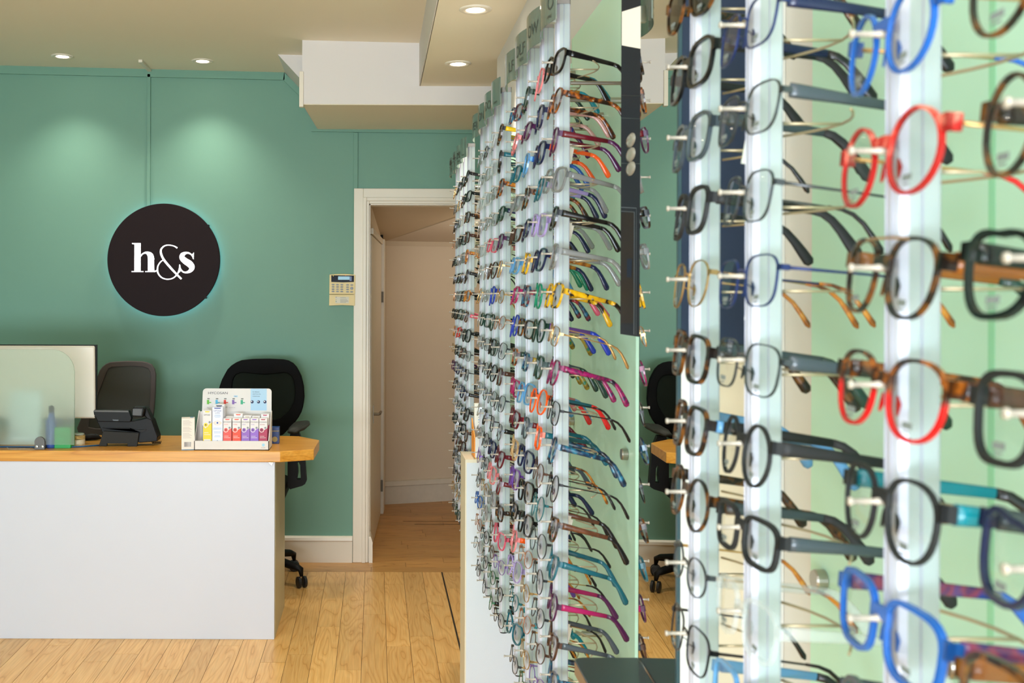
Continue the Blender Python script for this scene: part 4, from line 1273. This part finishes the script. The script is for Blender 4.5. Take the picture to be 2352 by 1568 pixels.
# ---- rails
PITCH = 0.0677
PEG0 = 1.43
RT, RB = 1.943, 0.578
def rail_profile():
    # local x = world X (depth), y = world Y; front (peg) side at -x
    return [(-0.014, -0.0022), (-0.0118, -0.0026), (-0.0118, -0.0046), (-0.014, -0.005), (-0.0125, -0.0085), (-0.008, -0.0108), (-0.002, -0.0112), (-0.0015, -0.0100), (-0.0005, -0.0100),
            (0.0, -0.0112), (0.009, -0.0112), (0.0105, -0.010), (0.0105, 0.010), (0.009, 0.0112), (-0.008, 0.0108), (-0.0125, 0.0085), (-0.014, 0.005), (-0.0118, 0.0046), (-0.0118, 0.0026), (-0.014, 0.0022)]


L_RAIL = RT - RB
m_rail = MB().prism(rail_profile(), 'Z', 0, L_RAIL).mesh('rail_body', [M_ALU, M_ALUS])
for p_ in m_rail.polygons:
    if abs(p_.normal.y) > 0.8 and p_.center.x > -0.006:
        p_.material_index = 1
m_cap = MB().prism(rrect(-0.0145, 0.0115, -0.0122, 0.0122, 0.003), 'Z', L_RAIL - 0.006, L_RAIL + 0.006).mesh('end_cap', M_CAP)
m_foot = MB().lathe([(0.0, -0.005), (0.009, -0.004), (0.0105, 0.0), (0.0105, 0.004)], (-0.003, 0, 0), n=18, cap=False).mesh('foot_cap', M_FOOT)
m_peg = MB().lathe([(0.0, -0.0375), (0.0025, -0.0372), (0.0027, -0.0355), (0.0017, -0.0345), (0.0017, -0.022), (0.0022, -0.0215), (0.0022, -0.0135)], (0, 0, 0), axis='X', n=10, cap=False).mesh('peg', M_PEG, smooth=True)
tb = MB().tube([(0.013, 0, 0), (0.062, 0, 0)], 0.0013, 6)
tb.tube([(0.028 + 0.034 * math.cos(s * 1.25) - 0.0, 0.068 * s, -0.0) for s in (1.0, .8, .55, .3, 0, -.3, -.55, -.8, -1.0)], 0.0012, 6)
m_rest = tb.mesh('temple_rest', M_WIRE, smooth=True)
m_rod = MB().lathe([(0.0035, 0.013), (0.0035, 0.10), (0.0062, 0.101), (0.0062, 0.140)], (0, 0, 0), axis='X', n=12).mesh('mount_rod', M_CHROME, smooth=False)

ORD = ['first', 'second', 'third', 'fourth', 'fifth', 'sixth', 'seventh', 'eighth', 'ninth', 'tenth', 'eleventh', 'twelfth', 'thirteenth', 'fourteenth', 'fifteenth', 'sixteenth', 'seventeenth', 'eighteenth', 'nineteenth']

def make_rail(x, y, label, zoff=0.0, barcode=True, rows=range(6, -13, -1), maxx=None):
    t = thing('display_rail', label, 'display rail', (x, y, RB), group='white spectacle display rails')
    obj('rail_body', m_rail, None, t)
    obj('end_cap', m_cap, None, t)
    obj('foot_cap', m_foot, None, t)
    for k in rows:
        z = PEG0 + k * PITCH + zoff - RB
        obj('peg', m_peg, None, t, loc=(0, 0, z))
        obj('temple_rest', m_rest, None, t, loc=(0, 0, z - 0.012))
    for z in (1.80, 0.72):
        r_ = obj('mount_rod', m_rod, None, t, loc=(0, 0, z - RB))
        r_.scale = ((PXF - x - 0.0005) / 0.140, 1, 1)
    if barcode:
        obj('barcode_sticker', MB().box(0.0035, 0.0095, -0.0116, -0.0111, 0.006, 0.05), mat('sticker_clear', (214, 224, 224), rough=0.5), t, world=False)
        for i in range(5):
            obj('barcode_bar', MB().box(0.0045 + i * 0.001, 0.0050 + i * 0.001, -0.0119, -0.0115, 0.008, 0.022), M_INK, t, world=False)
    return t


# ---- brand signs on top of the rails (curved acrylic)
def rail_sign(x, y, label, txt, sub=None, rays=False):
    W, H = 0.147, 0.068
    t = thing('rail_sign', label, 'sign', (x - 0.030, y, 1.894), group='curved signs on top of the rails')
    n = 10
    vs, fs_ = [], []
    for i in range(n + 1):
        s = -1 + 2 * i / n
        xx = -0.012 * (1 - s * s) + 0.004
        for zz in (0, H):
            vs.append((xx, s * W / 2, zz))
            vs.append((xx + 0.002, s * W / 2, zz))
    for i in range(n):
        a = 4 * i
        b = a + 4
        fs_ += [(a, b, b + 2, a + 2), (a + 1, a + 3, b + 3, b + 1), (a, a + 1, b + 1, b), (a + 2, b + 2, b + 3, a + 3)]
    fs_ += [(0, 2, 3, 1), (4 * n, 4 * n + 1, 4 * n + 3, 4 * n + 2)]
    pl = obj('plate', MB().add(vs, fs_), M_SIGN, t, world=False, smooth=False)
    obj('clip', MB().box(0.002, 0.0165, -0.006, 0.006, 0.012, 0.04), mat('clear_clip', (200, 214, 206), rough=0.2), t, world=False)
    def curve(o_):
        for v in o_.data.vertices:
            pass
    if txt:
        cu = text(txt, 0.034, (0, 0, 0), (0, 0, 0), M_SIGNT, t, 'RIGHT', world=False)
        wrap_text(cu, W, -W * 0.46, H * 0.46)
    if sub:
        cu = text(sub, 0.011, (0, 0, 0), (0, 0, 0), M_SIGNT, t, 'RIGHT', world=False)
        wrap_text(cu, W, -W * 0.40, H * 0.16)
    if rays:
        for k in range(9):
            a = R(-60 + 30 * k)
            mbr = MB()
            pts = []
            for rr in (0.008, 0.026):
                yy = -0.03 - rr * math.cos(a)
                zz = H / 2 + rr * math.sin(a)
                s = yy / (W / 2)
                pts.append((-0.012 * (1 - s * s) + 0.004 - 0.0006, yy, zz))
            mbr.tube(pts, 0.0009, 4)
            obj('ray_mark', mbr, M_SIGNT, t, world=False)
    return t


def wrap_text(o_, W, y_right, zc):
    """bend flat text (x right, y up) on to the curved sign: reading direction runs towards -Y"""
    for v in o_.data.vertices:
        yy = y_right - v.co.x
        s = max(-1, min(1, yy / (W / 2)))
        v.co = Vector((-0.012 * (1 - s * s) + 0.004 - 0.0006, yy, zc + v.co.y))


# ================================================================== SPECTACLES
def acet(name, c, rough=0.22):
    return mat('acetate_' + name, c, rough=rough, spec=0.55)

def metl(name, c, rough=0.28):
    return mat('metal_' + name, c, rough=rough, metal=0.85)

COLS = {  # code: (material, words, is metal)
    'bk': (acet('black', (14, 14, 16)), 'black', 0),
    'mb': (acet('matte_black', (26, 27, 30), 0.6), 'matte black', 0),
    'dg': (acet('dark_green', (24, 54, 44)), 'dark green', 0),
    'gn': (acet('green', (0, 132, 98)), 'green', 0),
    'eg': (acet('emerald', (20, 96, 48)), 'emerald green', 0),
    'nv': (acet('navy', (20, 28, 66)), 'navy', 0),
    'bl': (acet('blue', (30, 92, 178)), 'blue', 0),
    'cb': (acet('cobalt', (28, 56, 170)), 'cobalt blue', 0),
    'lb': (crystal('sky_acetate', (96, 160, 214), 0.8), 'sky blue', 0),
    'te': (acet('teal', (16, 92, 108)), 'teal', 0),
    'tq': (acet('turquoise', (10, 128, 146)), 'turquoise', 0),
    'bu': (acet('burgundy', (92, 14, 30)), 'burgundy', 0),
    'pu': (acet('plum', (70, 18, 66)), 'plum', 0),
    'vi': (acet('violet', (104, 64, 150)), 'violet', 0),
    'li': (acet('lilac', (168, 150, 206)), 'lilac', 0),
    'mg': (acet('raspberry', (160, 24, 90)), 'raspberry', 0),
    'rd': (acet('red', (200, 22, 20)), 'red', 0),
    'or': (acet('orange', (242, 92, 26)), 'orange', 0),
    'pk': (crystal('pink_acetate', (232, 134, 140), 0.9), 'pink', 0),
    'rp': (acet('rose_pink', (206, 84, 110)), 'rose pink', 0),
    'np': (acet('dusty_pink', (196, 150, 142)), 'dusty pink', 0),
    'yl': (acet('yellow', (232, 190, 20)), 'yellow', 0),
    'br': (acet('brown', (66, 36, 24)), 'dark brown', 0),
    'am': (acet('amber', (160, 92, 24)), 'amber', 0),
    'wd': (mottled('walnut_acetate', [(58, 32, 20), (104, 62, 40), (76, 44, 28)], 30), 'walnut wood', 0),
    'gy': (acet('slate_grey', (64, 74, 82)), 'slate grey', 0),
    'cg': (crystal('smoky_acetate', (132, 134, 134), 0.72), 'smoky grey', 0),
    'cl': (crystal('crystal_acetate', (206, 214, 216), 0.26), 'crystal clear', 0),
    'ch': (crystal('champagne_acetate', (206, 168, 116), 0.75), 'champagne', 0),
    'to': (mottled('tortoise', [(28, 14, 8), (70, 34, 12), (176, 96, 26)], 75), 'tortoiseshell', 0),
    'dt': (mottled('dark_tortoise', [(20, 12, 8), (36, 22, 12), (120, 72, 22)], 60), 'dark tortoiseshell', 0),
    'ta': (mottled('honey_tortoise', [(90, 48, 14), (176, 104, 28), (206, 142, 48)], 60), 'honey tortoiseshell', 0),
    'yt': (mottled('yellow_tortoise', [(28, 20, 10), (200, 150, 14), (222, 176, 20)], 55, pos=[0.42, 0.46, 0.62]), 'black-spotted yellow', 0),
    'rb': (mottled('red_blue_marble', [(150, 24, 30), (30, 40, 60), (30, 110, 150)], 60), 'red and blue marbled', 0),
    'mm': (mottled('magenta_marble', [(30, 20, 40), (150, 20, 90), (60, 30, 70)], 60), 'magenta marbled', 0),
    'bm': (mottled('blue_marble', [(12, 18, 30), (20, 54, 84), (40, 120, 150)], 60), 'blue marbled', 0),
    'yg': (mottled('jungle_marble', [(40, 34, 20), (170, 140, 40), (20, 120, 90)], 60), 'yellow and green marbled', 0),
    'bv': (mottled('blue_red_pattern', [(24, 60, 150), (150, 60, 90), (60, 40, 110)], 65), 'blue and red patterned', 0),
    'Gd': (metl('gold', (196, 160, 106)), 'gold metal', 1),
    'Rg': (metl('rose_gold', (204, 150, 122)), 'rose gold metal', 1),
    'Sv': (metl('silver', (170, 172, 176)), 'silver metal', 1),
    'Gm': (metl('gunmetal', (84, 88, 92)), 'gunmetal', 1),
    'Bk': (mat('black_metal', (26, 26, 28), rough=0.35, metal=0.3), 'thin black metal', 1),
    'Nv': (mat('navy_metal', (34, 50, 100), rough=0.35, metal=0.3), 'thin navy metal', 1),
    'Te': (mat('teal_metal', (40, 110, 118), rough=0.35, metal=0.3), 'thin teal metal', 1),
    'Gn': (mat('green_metal', (44, 96, 60), rough=0.35, metal=0.3), 'thin green metal', 1),
    'Vi': (mat('violet_metal', (128, 96, 170), rough=0.35, metal=0.3), 'thin violet metal', 1),
    'Br': (mat('brown_metal', (92, 62, 46), rough=0.35, metal=0.4), 'thin brown metal', 1),
    'Cp': (mat('coral_metal', (226, 128, 110), rough=0.35, metal=0.2), 'thin coral metal', 1),
    'Rl': (mat('rimless_wire', (150, 156, 154), rough=0.3, metal=0.6), 'near-rimless silver', 1),
}
def split_mat(name, top_cols, low):
    m = mottled(name, top_cols, 75)
    nt = m.node_tree
    b = nt.nodes['Principled BSDF']
    src = b.inputs['Base Color'].links[0].from_socket
    tc = nt.nodes.new('ShaderNodeTexCoord')
    sp_ = nt.nodes.new('ShaderNodeSeparateXYZ')
    nt.links.new(tc.outputs['Object'], sp_.inputs[0])
    mr = nt.nodes.new('ShaderNodeMapRange')
    mr.inputs['From Min'].default_value = -0.001
    mr.inputs['From Max'].default_value = 0.004
    nt.links.new(sp_.outputs['Z'], mr.inputs['Value'])
    mx = nt.nodes.new('ShaderNodeMix')
    mx.data_type = 'RGBA'
    nt.links.new(mr.outputs[0], mx.inputs['Factor'])
    mx.inputs['A'].default_value = rgb(low)
    nt.links.new(src, mx.inputs['B'])
    nt.links.new(mx.outputs['Result'], b.inputs['Base Color'])
    return m


COLS['tr'] = (split_mat('tortoise_over_red', [(28, 14, 8), (70, 34, 12), (176, 96, 26)], (196, 12, 14)), 'tortoiseshell-over-red', 0)
COLS['rs'] = (split_mat('salmon_over_red', [(150, 20, 20), (190, 40, 36), (236, 140, 120)], (168, 26, 24)), 'salmon and red', 0)
SHAPES = {  # code: (lens w, lens h, exponent, top-bias, lift, words)
    'r': (0.0510, 0.0325, 3.6, 0.06, 0.0, 'rectangular'),
    's': (0.0500, 0.0390, 3.2, 0.08, 0.0, 'square'),
    'o': (0.0470, 0.0450, 2.0, 0.00, 0.0, 'round'),
    'p': (0.0485, 0.0420, 2.4, 0.12, 0.0, 'panto'),
    'v': (0.0490, 0.0330, 2.1, 0.02, 0.0, 'oval'),
    'c': (0.0515, 0.0360, 2.7, 0.10, 0.006, 'cat-eye'),
}
NB = 28
LENSW = 0.018


def outline(sh, side, off=0.0):
    w_, h_, ex, tb_, lift, _ = SHAPES[sh]
    pts = []
    for i in range(NB):
        a = 2 * PI * i / NB
        c, s = math.cos(a), math.sin(a)
        x = math.copysign(abs(c) ** (2 / ex), c) * w_ / 2
        z = math.copysign(abs(s) ** (2 / ex), s) * h_ / 2
        x *= 1 + tb_ * z / (h_ / 2)
        z += lift * max(0, x / (w_ / 2)) * (0.5 + z / h_)
        pts.append([x, z])
    if off:
        q = []
        for i in range(NB):
            a, b = pts[i - 1], pts[(i + 1) % NB]
            dx, dz = b[0] - a[0], b[1] - a[1]
            n = math.hypot(dx, dz)
            q.append([pts[i][0] + dz / n * off, pts[i][1] - dx / n * off])
        pts = q
    c0 = LENSW / 2 + w_ / 2 + 0.001
    return [(side * (c0 + x), z) for x, z in pts]


wrapy = lambda x: 1.15 * x * x
HX_CACHE = {}


def front_mesh(sh, metal):
    t_ = 0.0011 if metal else (0.0033 if sh in 'rsc' else 0.0021)
    d_ = 0.0018 if metal else (0.0036 if sh in 'rsc' else 0.003)
    w_, h_ = SHAPES[sh][0], SHAPES[sh][1]
    mb = MB()
    for side in (-1, 1):
        I, O = outline(sh, side), outline(sh, side, t_)
        vs = []
        for P, y in ((O, -d_ / 2), (I, -d_ / 2), (O, d_ / 2), (I, d_ / 2)):
            vs += [(p[0], y + wrapy(p[0]), p[1]) for p in P]
        n = NB
        fs_ = []
        for i in range(n):
            j = (i + 1) % n
            fs_ += [(i, j, n + j, n + i), (2 * n + i, 3 * n + i, 3 * n + j, 2 * n + j), (i, 2 * n + i, 2 * n + j, j), (n + i, n + j, 3 * n + j, 3 * n + i)]
        mb.add(vs, fs_)
        # end piece out to the hinge
        xo = max(abs(p[0]) for p in O)
        zt = h_ * 0.24 + SHAPES[sh][4]
        hh = 0.0022 if metal else 0.0048
        x1, x2 = side * (xo - 0.002), side * (xo + 0.0045)
        y1, y2 = wrapy(xo) - d_ / 2, wrapy(xo) + 0.007
        mb.box(min(x1, x2), max(x1, x2), y1, y1 + d_ * 1.2, zt - hh, zt + hh)
        mb.box(min(x2, x2 - side * 0.003), max(x2, x2 - side * 0.003), y1, y2, zt - hh, zt + hh)
        HX_CACHE[(sh, metal)] = (xo + 0.003, y2 - 0.001, zt)
        # nose pad
        pr = 0.0026
        px_, pz_ = side * (LENSW / 2 - 0.0008), -h_ * 0.12
        mb.tube([(px_, 0.0055, pz_ + 0.005), (px_ + side * 0.001, 0.0062, pz_), (px_ + side * 0.0022, 0.0055, pz_ - 0.006)], [0.0012, pr, 0.0012], 6, flat=(0.5, 1.0))
        if metal:
            mb.tube([(px_, 0.0058, pz_), (px_ + side * 0.001, 0.003, pz_ + 0.002), (side * (LENSW / 2 + 0.001), 0.0, pz_ + 0.003)], 0.0005, 4)
    zb = h_ * 0.16
    if metal:
        mb.tube([(-(LENSW / 2 + 0.001), 0, zb), (-0.005, -0.001, zb + 0.003), (0, -0.0012, zb + 0.0036), (0.005, -0.001, zb + 0.003), (LENSW / 2 + 0.001, 0, zb)], 0.0011, 6)
    else:
        mb.prism([(-(LENSW / 2 + 0.002), zb - 0.004), (-0.005, zb - 0.001), (0, zb), (0.005, zb - 0.001), (LENSW / 2 + 0.002, zb - 0.004), (LENSW / 2 + 0.002, zb + 0.005), (0.004, zb + 0.0062), (-0.004, zb + 0.0062), (-(LENSW / 2 + 0.002), zb + 0.005)], 'Y', -d_ / 2, d_ / 2)
    return mb.mesh('frame_front', M_BLACK)


def lens_mesh(sh, side):
    P = outline(sh, side)
    cx = sum(p[0] for p in P) / NB
    vs = [(p[0], wrapy(p[0]), p[1]) for p in P] + [(cx, wrapy(cx) - 0.0008, 0)]
    return MB().add(vs, [(i, (i + 1) % NB, NB) for i in range(NB)]).mesh('lens', M_LENS, smooth=True)


def temple_mesh(metal, wide=False):
    """runs along +y from the hinge at the origin, slot 0 = arm, slot 1 = tip"""
    mb = MB()
    if metal:
        path = [(0, 0, 0), (0, 0.03, 0), (0, 0.06, 0), (0, 0.088, -0.0005)]
        mb.mi(0).tube(path, [0.0016, 0.0013, 0.0011, 0.0011], 6, flat=(0.6, 1.0))
        path = [(0, 0.08, -0.0002), (0, 0.092, -0.001), (0, 0.102, -0.004), (0, 0.112, -0.011), (0, 0.121, -0.021), (0, 0.129, -0.031), (0, 0.131, -0.034)]
        mb.mi(1).tube(path, [0.0014, 0.0017, 0.0020, 0.0021, 0.0026, 0.0030, 0.0012], 8, flat=(0.55, 1.0))
    else:
        k = 1.35 if wide else 1.0
        path = [(0, 0, 0), (0, 0.008, 0), (0, 0.04, -0.0003), (0, 0.085, -0.001)]
        mb.mi(0).tube(path, [0.0058 * k, 0.0056 * k, 0.0045 * k, 0.0037], 8, flat=(0.36, 1.0))
        path = [(0, 0.085, -0.001), (0, 0.094, -0.0025), (0, 0.103, -0.0075), (0, 0.112, -0.016), (0, 0.121, -0.026), (0, 0.128, -0.034), (0, 0.1305, -0.037)]
        mb.mi(1).tube(path, [0.0037, 0.0037, 0.0039, 0.0044, 0.0053, 0.0056, 0.003], 8, flat=(0.36, 1.0))
    return mb.mesh('temple', [M_BLACK, M_BLACK], smooth=True)


FM, LM, TM = {}, {}, {}
for sh in SHAPES:
    for me_ in (0, 1):
        FM[(sh, me_)] = front_mesh(sh, me_)
    for sd in (-1, 1):
        LM[(sh, sd)] = lens_mesh(sh, sd)
for me_ in (0, 1):
    TM[me_] = temple_mesh(me_)
m_tag = MB().box(-0.0075, 0.0075, -0.0003, 0.0003, -0.034, -0.004).box(-0.003, 0.003, -0.0003, 0.0003, -0.004, 0.002).mesh('price_tag', M_TAG)
m_print = MB().box(-0.0050, 0.0050, -0.0003, 0.0, -0.0018, 0.0018).box(-0.004, 0.003, -0.0003, 0.0, -0.0042, -0.003).mesh('lens_print', mat('grey_lens_print', (120, 128, 128), rough=0.6))


def setmat(o_, *ms):
    for i, m in enumerate(ms):
        o_.material_slots[i].link = 'OBJECT'
        o_.material_slots[i].material = m


def spectacles(spec, x, y, z, label_tail, group, droop, yaw, roll, has_tag=False, lensmat=None, prints=False, scale=1.0, tlen=0.93):
    """spec 'front[+temple[+tip]]:shape'"""
    cs_, sh = spec.split(':')
    cc = cs_.split('+')
    fc = COLS[cc[0]]
    tc_ = COLS[cc[1]] if len(cc) > 1 else fc
    pc_ = COLS[cc[2]] if len(cc) > 2 else (tc_ if not tc_[2] else COLS['bk'] if cc[0] not in ('Gd', 'Rg', 'Br') else COLS['ta'])
    desc = fc[1] + ' ' + SHAPES[sh][5]
    t = thing('spectacles', desc + ' glasses' + label_tail, 'glasses', (x, y, z), (-droop, roll, -PI / 2 + yaw), group)
    t.scale = (scale, scale, scale)
    f = obj('frame_front', FM[(sh, fc[2])], None, t)
    setmat(f, fc[0])
    hx, hy, hz_ = HX_CACHE[(sh, fc[2])]
    for sd in (-1, 1):
        l_ = obj('lens', LM[(sh, sd)], None, t)
        if lensmat:
            setmat(l_, lensmat)
        if prints:
            obj('lens_print', m_print, None, l_, loc=(sd * (LENSW / 2 + SHAPES[sh][0] * 0.5), wrapy(0.035) - 0.0016, -SHAPES[sh][1] * 0.33))
        a = obj('temple', TM[tc_[2]], None, t, loc=(sd * (hx - 0.001), hy, hz_))
        a.rotation_euler = (0, 0, sd * R(1.5))
        a.scale = (1, tlen, 1)
        setmat(a, tc_[0], pc_[0])
    if has_tag:
        g_ = obj('price_tag', m_tag, None, t, loc=(-hx + 0.003, 0.036, hz_ - 0.003))
        g_.rotation_euler = (droop, 0, R(90))
    return t


RAILS = []
def W(s):
    return s.split()

# each list runs from the top peg downwards
F1 = [
 (1.850, 0.331, W('bk:s to:p pu+bu+pu:p cg:s bk:r cg:s yt:s Gd+Gd+Gd:r mm:p Bk:s bm:o Bk:o dt+wd+bk:c te+te:c pu+mg+pu:p br+gy:c bm:c nv:r to:s')),
 (2.013, 0.330, W('pk+ta+tq:o nv+np+np:s nv+or+or:s te+li+nv:p li+cg:s nv+ta+nv:s gn+rd+rp:o dg+vi+cb:p dg+gy+dg:s or+te+rd:o or+te:s Br+Br:p Te+Br:o Gm+Sv:o Gm+Gd:o Gm+Gd:v Br+Gd:v Vi:v to:s')),
 (2.177, 0.329, W('dg:s pu:r lb+bl:s dt+to:o nv:r yt+gn:s rb:s dt+yg:r bm+yg:r lb+pk+lb:s gy+bu:p nv+gy:s bk+nv:s bk+Bk:s Rg:v Gd:v Rg+tq+tq:v Gd:v Gn+Gd:v')),
 (2.340, 0.328, W('rb+bv:r pk+to:r te+tq:r cg:r br+to:r lb:r mg+nv:r cb+lb:o to+dg:r mg+pk:r bu+rd+to:r ch:s vi+Vi:s bk+nv:r pk+or:o li+vi:p Te+Gd:v te+bk:c Gm+Gd:v')),
]
F2 = [
 (2.640, 0.330, W('dt+yl+ta:s bk+te:s to+ta:s dg+nv:r pu+gy:r Gd:p Gd:v Rg:v Gm+Gm:s br:s Gm:s Gm+bk:s bu:c bu:s dt:r rp+bu:c Vi+Sv:v Bk:v Bk:v')),
 (2.800, 0.329, W('cl+cg:r cl:r Rl:r Rl:r rp+pk:r br+Gd:p cb:o dg:p bk:s bk:p Gm:s Bk:s nv:s pk+rp:s cg:r Br:v Br:v Gn:v Gn+bk:v')),
 (2.965, 0.328, W('Gm+bk:v Rl:v cl:r Sv:r cl:p Sv:p Sv:v dg:r Gm:r Gm:v Gm:r bk+Bk:s Bk:s Bk:s Gd:v Sv:o Bk:v Gm:v Gm:v')),
 (3.130, 0.327, W('Rl:r cl:r cl:r Sv:o Rl:r Rl:o Gd:o Sv:o Sv:r Bk:r Sv:r Rl:r Sv:v Vi:v Gm:p bl:v Rg:v Sv:v Gm:v')),
]
F3 = [
 (3.600, 0.330, W('bk:s bk:r dt:r br:r ta:s bk:p ta+bk:r br+rp:r bk+bk:s Gm+Sv:r Bk:s bk:r bk:s dt:c nv:r dt:r bk:s bk:r bk:c')),
 (3.763, 0.329, W('bk:r br:v cl:r bk:r cg:r bk:r bk:r dg:r Bk:r br:r bk:r nv:s dg:r bk:r br:s bk:r Gm:s Rg:v Gm:v')),
 (3.927, 0.328, W('bk:o Gd:s Gm:r cg:r cg:r bk:r cg:r bk:r rd+bk:r bk:r nv:r Gm:r Bk:r Sv:r br:r Gm:r dt:r Gd:v dg:v')),
 (4.090, 0.327, W('Gd:o Gm:r bk:s Rg:v bk:r bk:r Rg:v bk:r ta+Gd:r Gd:r pu:r dt:s Sv:r bk:r bk:c bk:c bk:v Gd:v Gm:v')),
]
NEAR = [  # (y, x, top k, list)
 (1.000, 0.316, 4, W('dt:p bk+mb:s gy+Gm+bk:s mb:s Gd+Gd+ta:p dt:s dt+lb:s dt:o Gm+Gd+ta:v Bk+Bk:s')),
 (0.846, 0.315, 3, W('Nv+nv+bk:s Gm+gy+mb:s Gm+Gm+bk:s Nv+Nv+ta:s Gm+gy+dg:s mb:o mb+gy+mb:r cl:s lb+lb+bk:r')),
 (0.606, 0.312, 2, W('bl+Gd+bl:o rs+Gd+rd:o dt+am+dg:p tr+to+to:p mb+tq+bk:p bl+bv+bl:s gy:s')),
 (0.455, 0.311, 2, W('dt:o dt:o bk:c mb+wd+mb:s nv+gy:c dt+am:s')),
]
POS4 = ['nearest', 'second', 'third', 'farthest']
signs = {
    'front': [('O', 'eyes'), ('OW', None), ('DLF', 'KIDS'), ('LF', None)],
    'middle': [(None, 'london'), ('DO', None), ('ON', None), ('PER', None)],
    'far': [(None, 'tommy'), ('COME', 'of london'), ('*', None), ('*', None)],
}
where_words = {'front': 'front cluster', 'middle': 'middle cluster', 'far': 'far cluster'}
rg = random.Random(11)
for cname, F, hidden_tags in (('front', F1, (2, 6, 12, 15)), ('middle', F2, (4, 9, 13)), ('far', F3, (1, 4, 5, 8, 9, 12))):
    for ri, (yy, xx, lst) in enumerate(F):
        make_rail(xx, yy, '%s white display rail of the %s' % (POS4[ri], where_words[cname]))
        tx_, sub = signs[cname][ri]
        rail_sign(xx, yy, 'curved grey-green sign on top of the %s rail of the %s' % (POS4[ri], where_words[cname]), None if tx_ == '*' else tx_, sub, rays=(tx_ == '*'))
        for i, sp in enumerate(lst):
            k = 6 - i
            dr = R(rg.uniform(9, 14)) if cname == 'front' and ri == 0 else R(rg.uniform(6, 14))
            spectacles(sp, xx - 0.0185, yy + rg.uniform(-0.003, 0.003), PEG0 + k * PITCH - 0.006,
                       ', %s from top, %s rail, %s' % (ORD[i], POS4[ri], where_words[cname]), 'glasses on the %s of display rails' % where_words[cname],
                       dr, R(rg.uniform(-7, 7)), R(rg.uniform(-4, 4)), has_tag=(i in hidden_tags and ri < 2) or rg.random() < 0.06)
NW = ['leftmost', 'second', 'third', 'rightmost']
for ri, (yy, xx, k0, lst) in enumerate(NEAR):
    make_rail(xx, yy, '%s white display rail of the blurred foreground' % NW[ri], zoff=0.008, rows=range(6, -13, -1), barcode=False)
    for i, sp in enumerate(lst):
        k = k0 - i
        t = spectacles(sp, xx - 0.0185, yy, PEG0 + 0.008 + k * PITCH - 0.005, ', %s from top, %s rail, foreground' % (ORD[i], NW[ri]), 'glasses on the foreground rails',
                       R(rg.uniform(4, 8)), R(rg.uniform(-5, 5)), R(rg.uniform(-3, 3)), has_tag=(ri == 1 and i in (1, 2, 3, 6)), prints=True, tlen=1.0,
                       lensmat=M_SMOKE if (ri, i) in ((0, 0),) else None)
        if (ri, i) == (2, 2):
            hh_ = SHAPES['p'][1] / 2
            obj('top_bar', MB().tube([(-0.030, 0.0, hh_ + 0.0005), (-0.012, -0.001, hh_ + 0.0012), (0.012, -0.001, hh_ + 0.0012), (0.030, 0.0, hh_ + 0.0005)], 0.0009, 6), COLS['Gd'][0], t, world=False)
        if (ri, i) == (0, 1):
            text('Ray-Ban', 0.0062, (-HX_CACHE[('s', 0)][0] + 0.0 - 0.0022, 0.034, HX_CACHE[('s', 0)][2]), (R(90), 0, R(-90)), M_PWHITE, t, world=False)
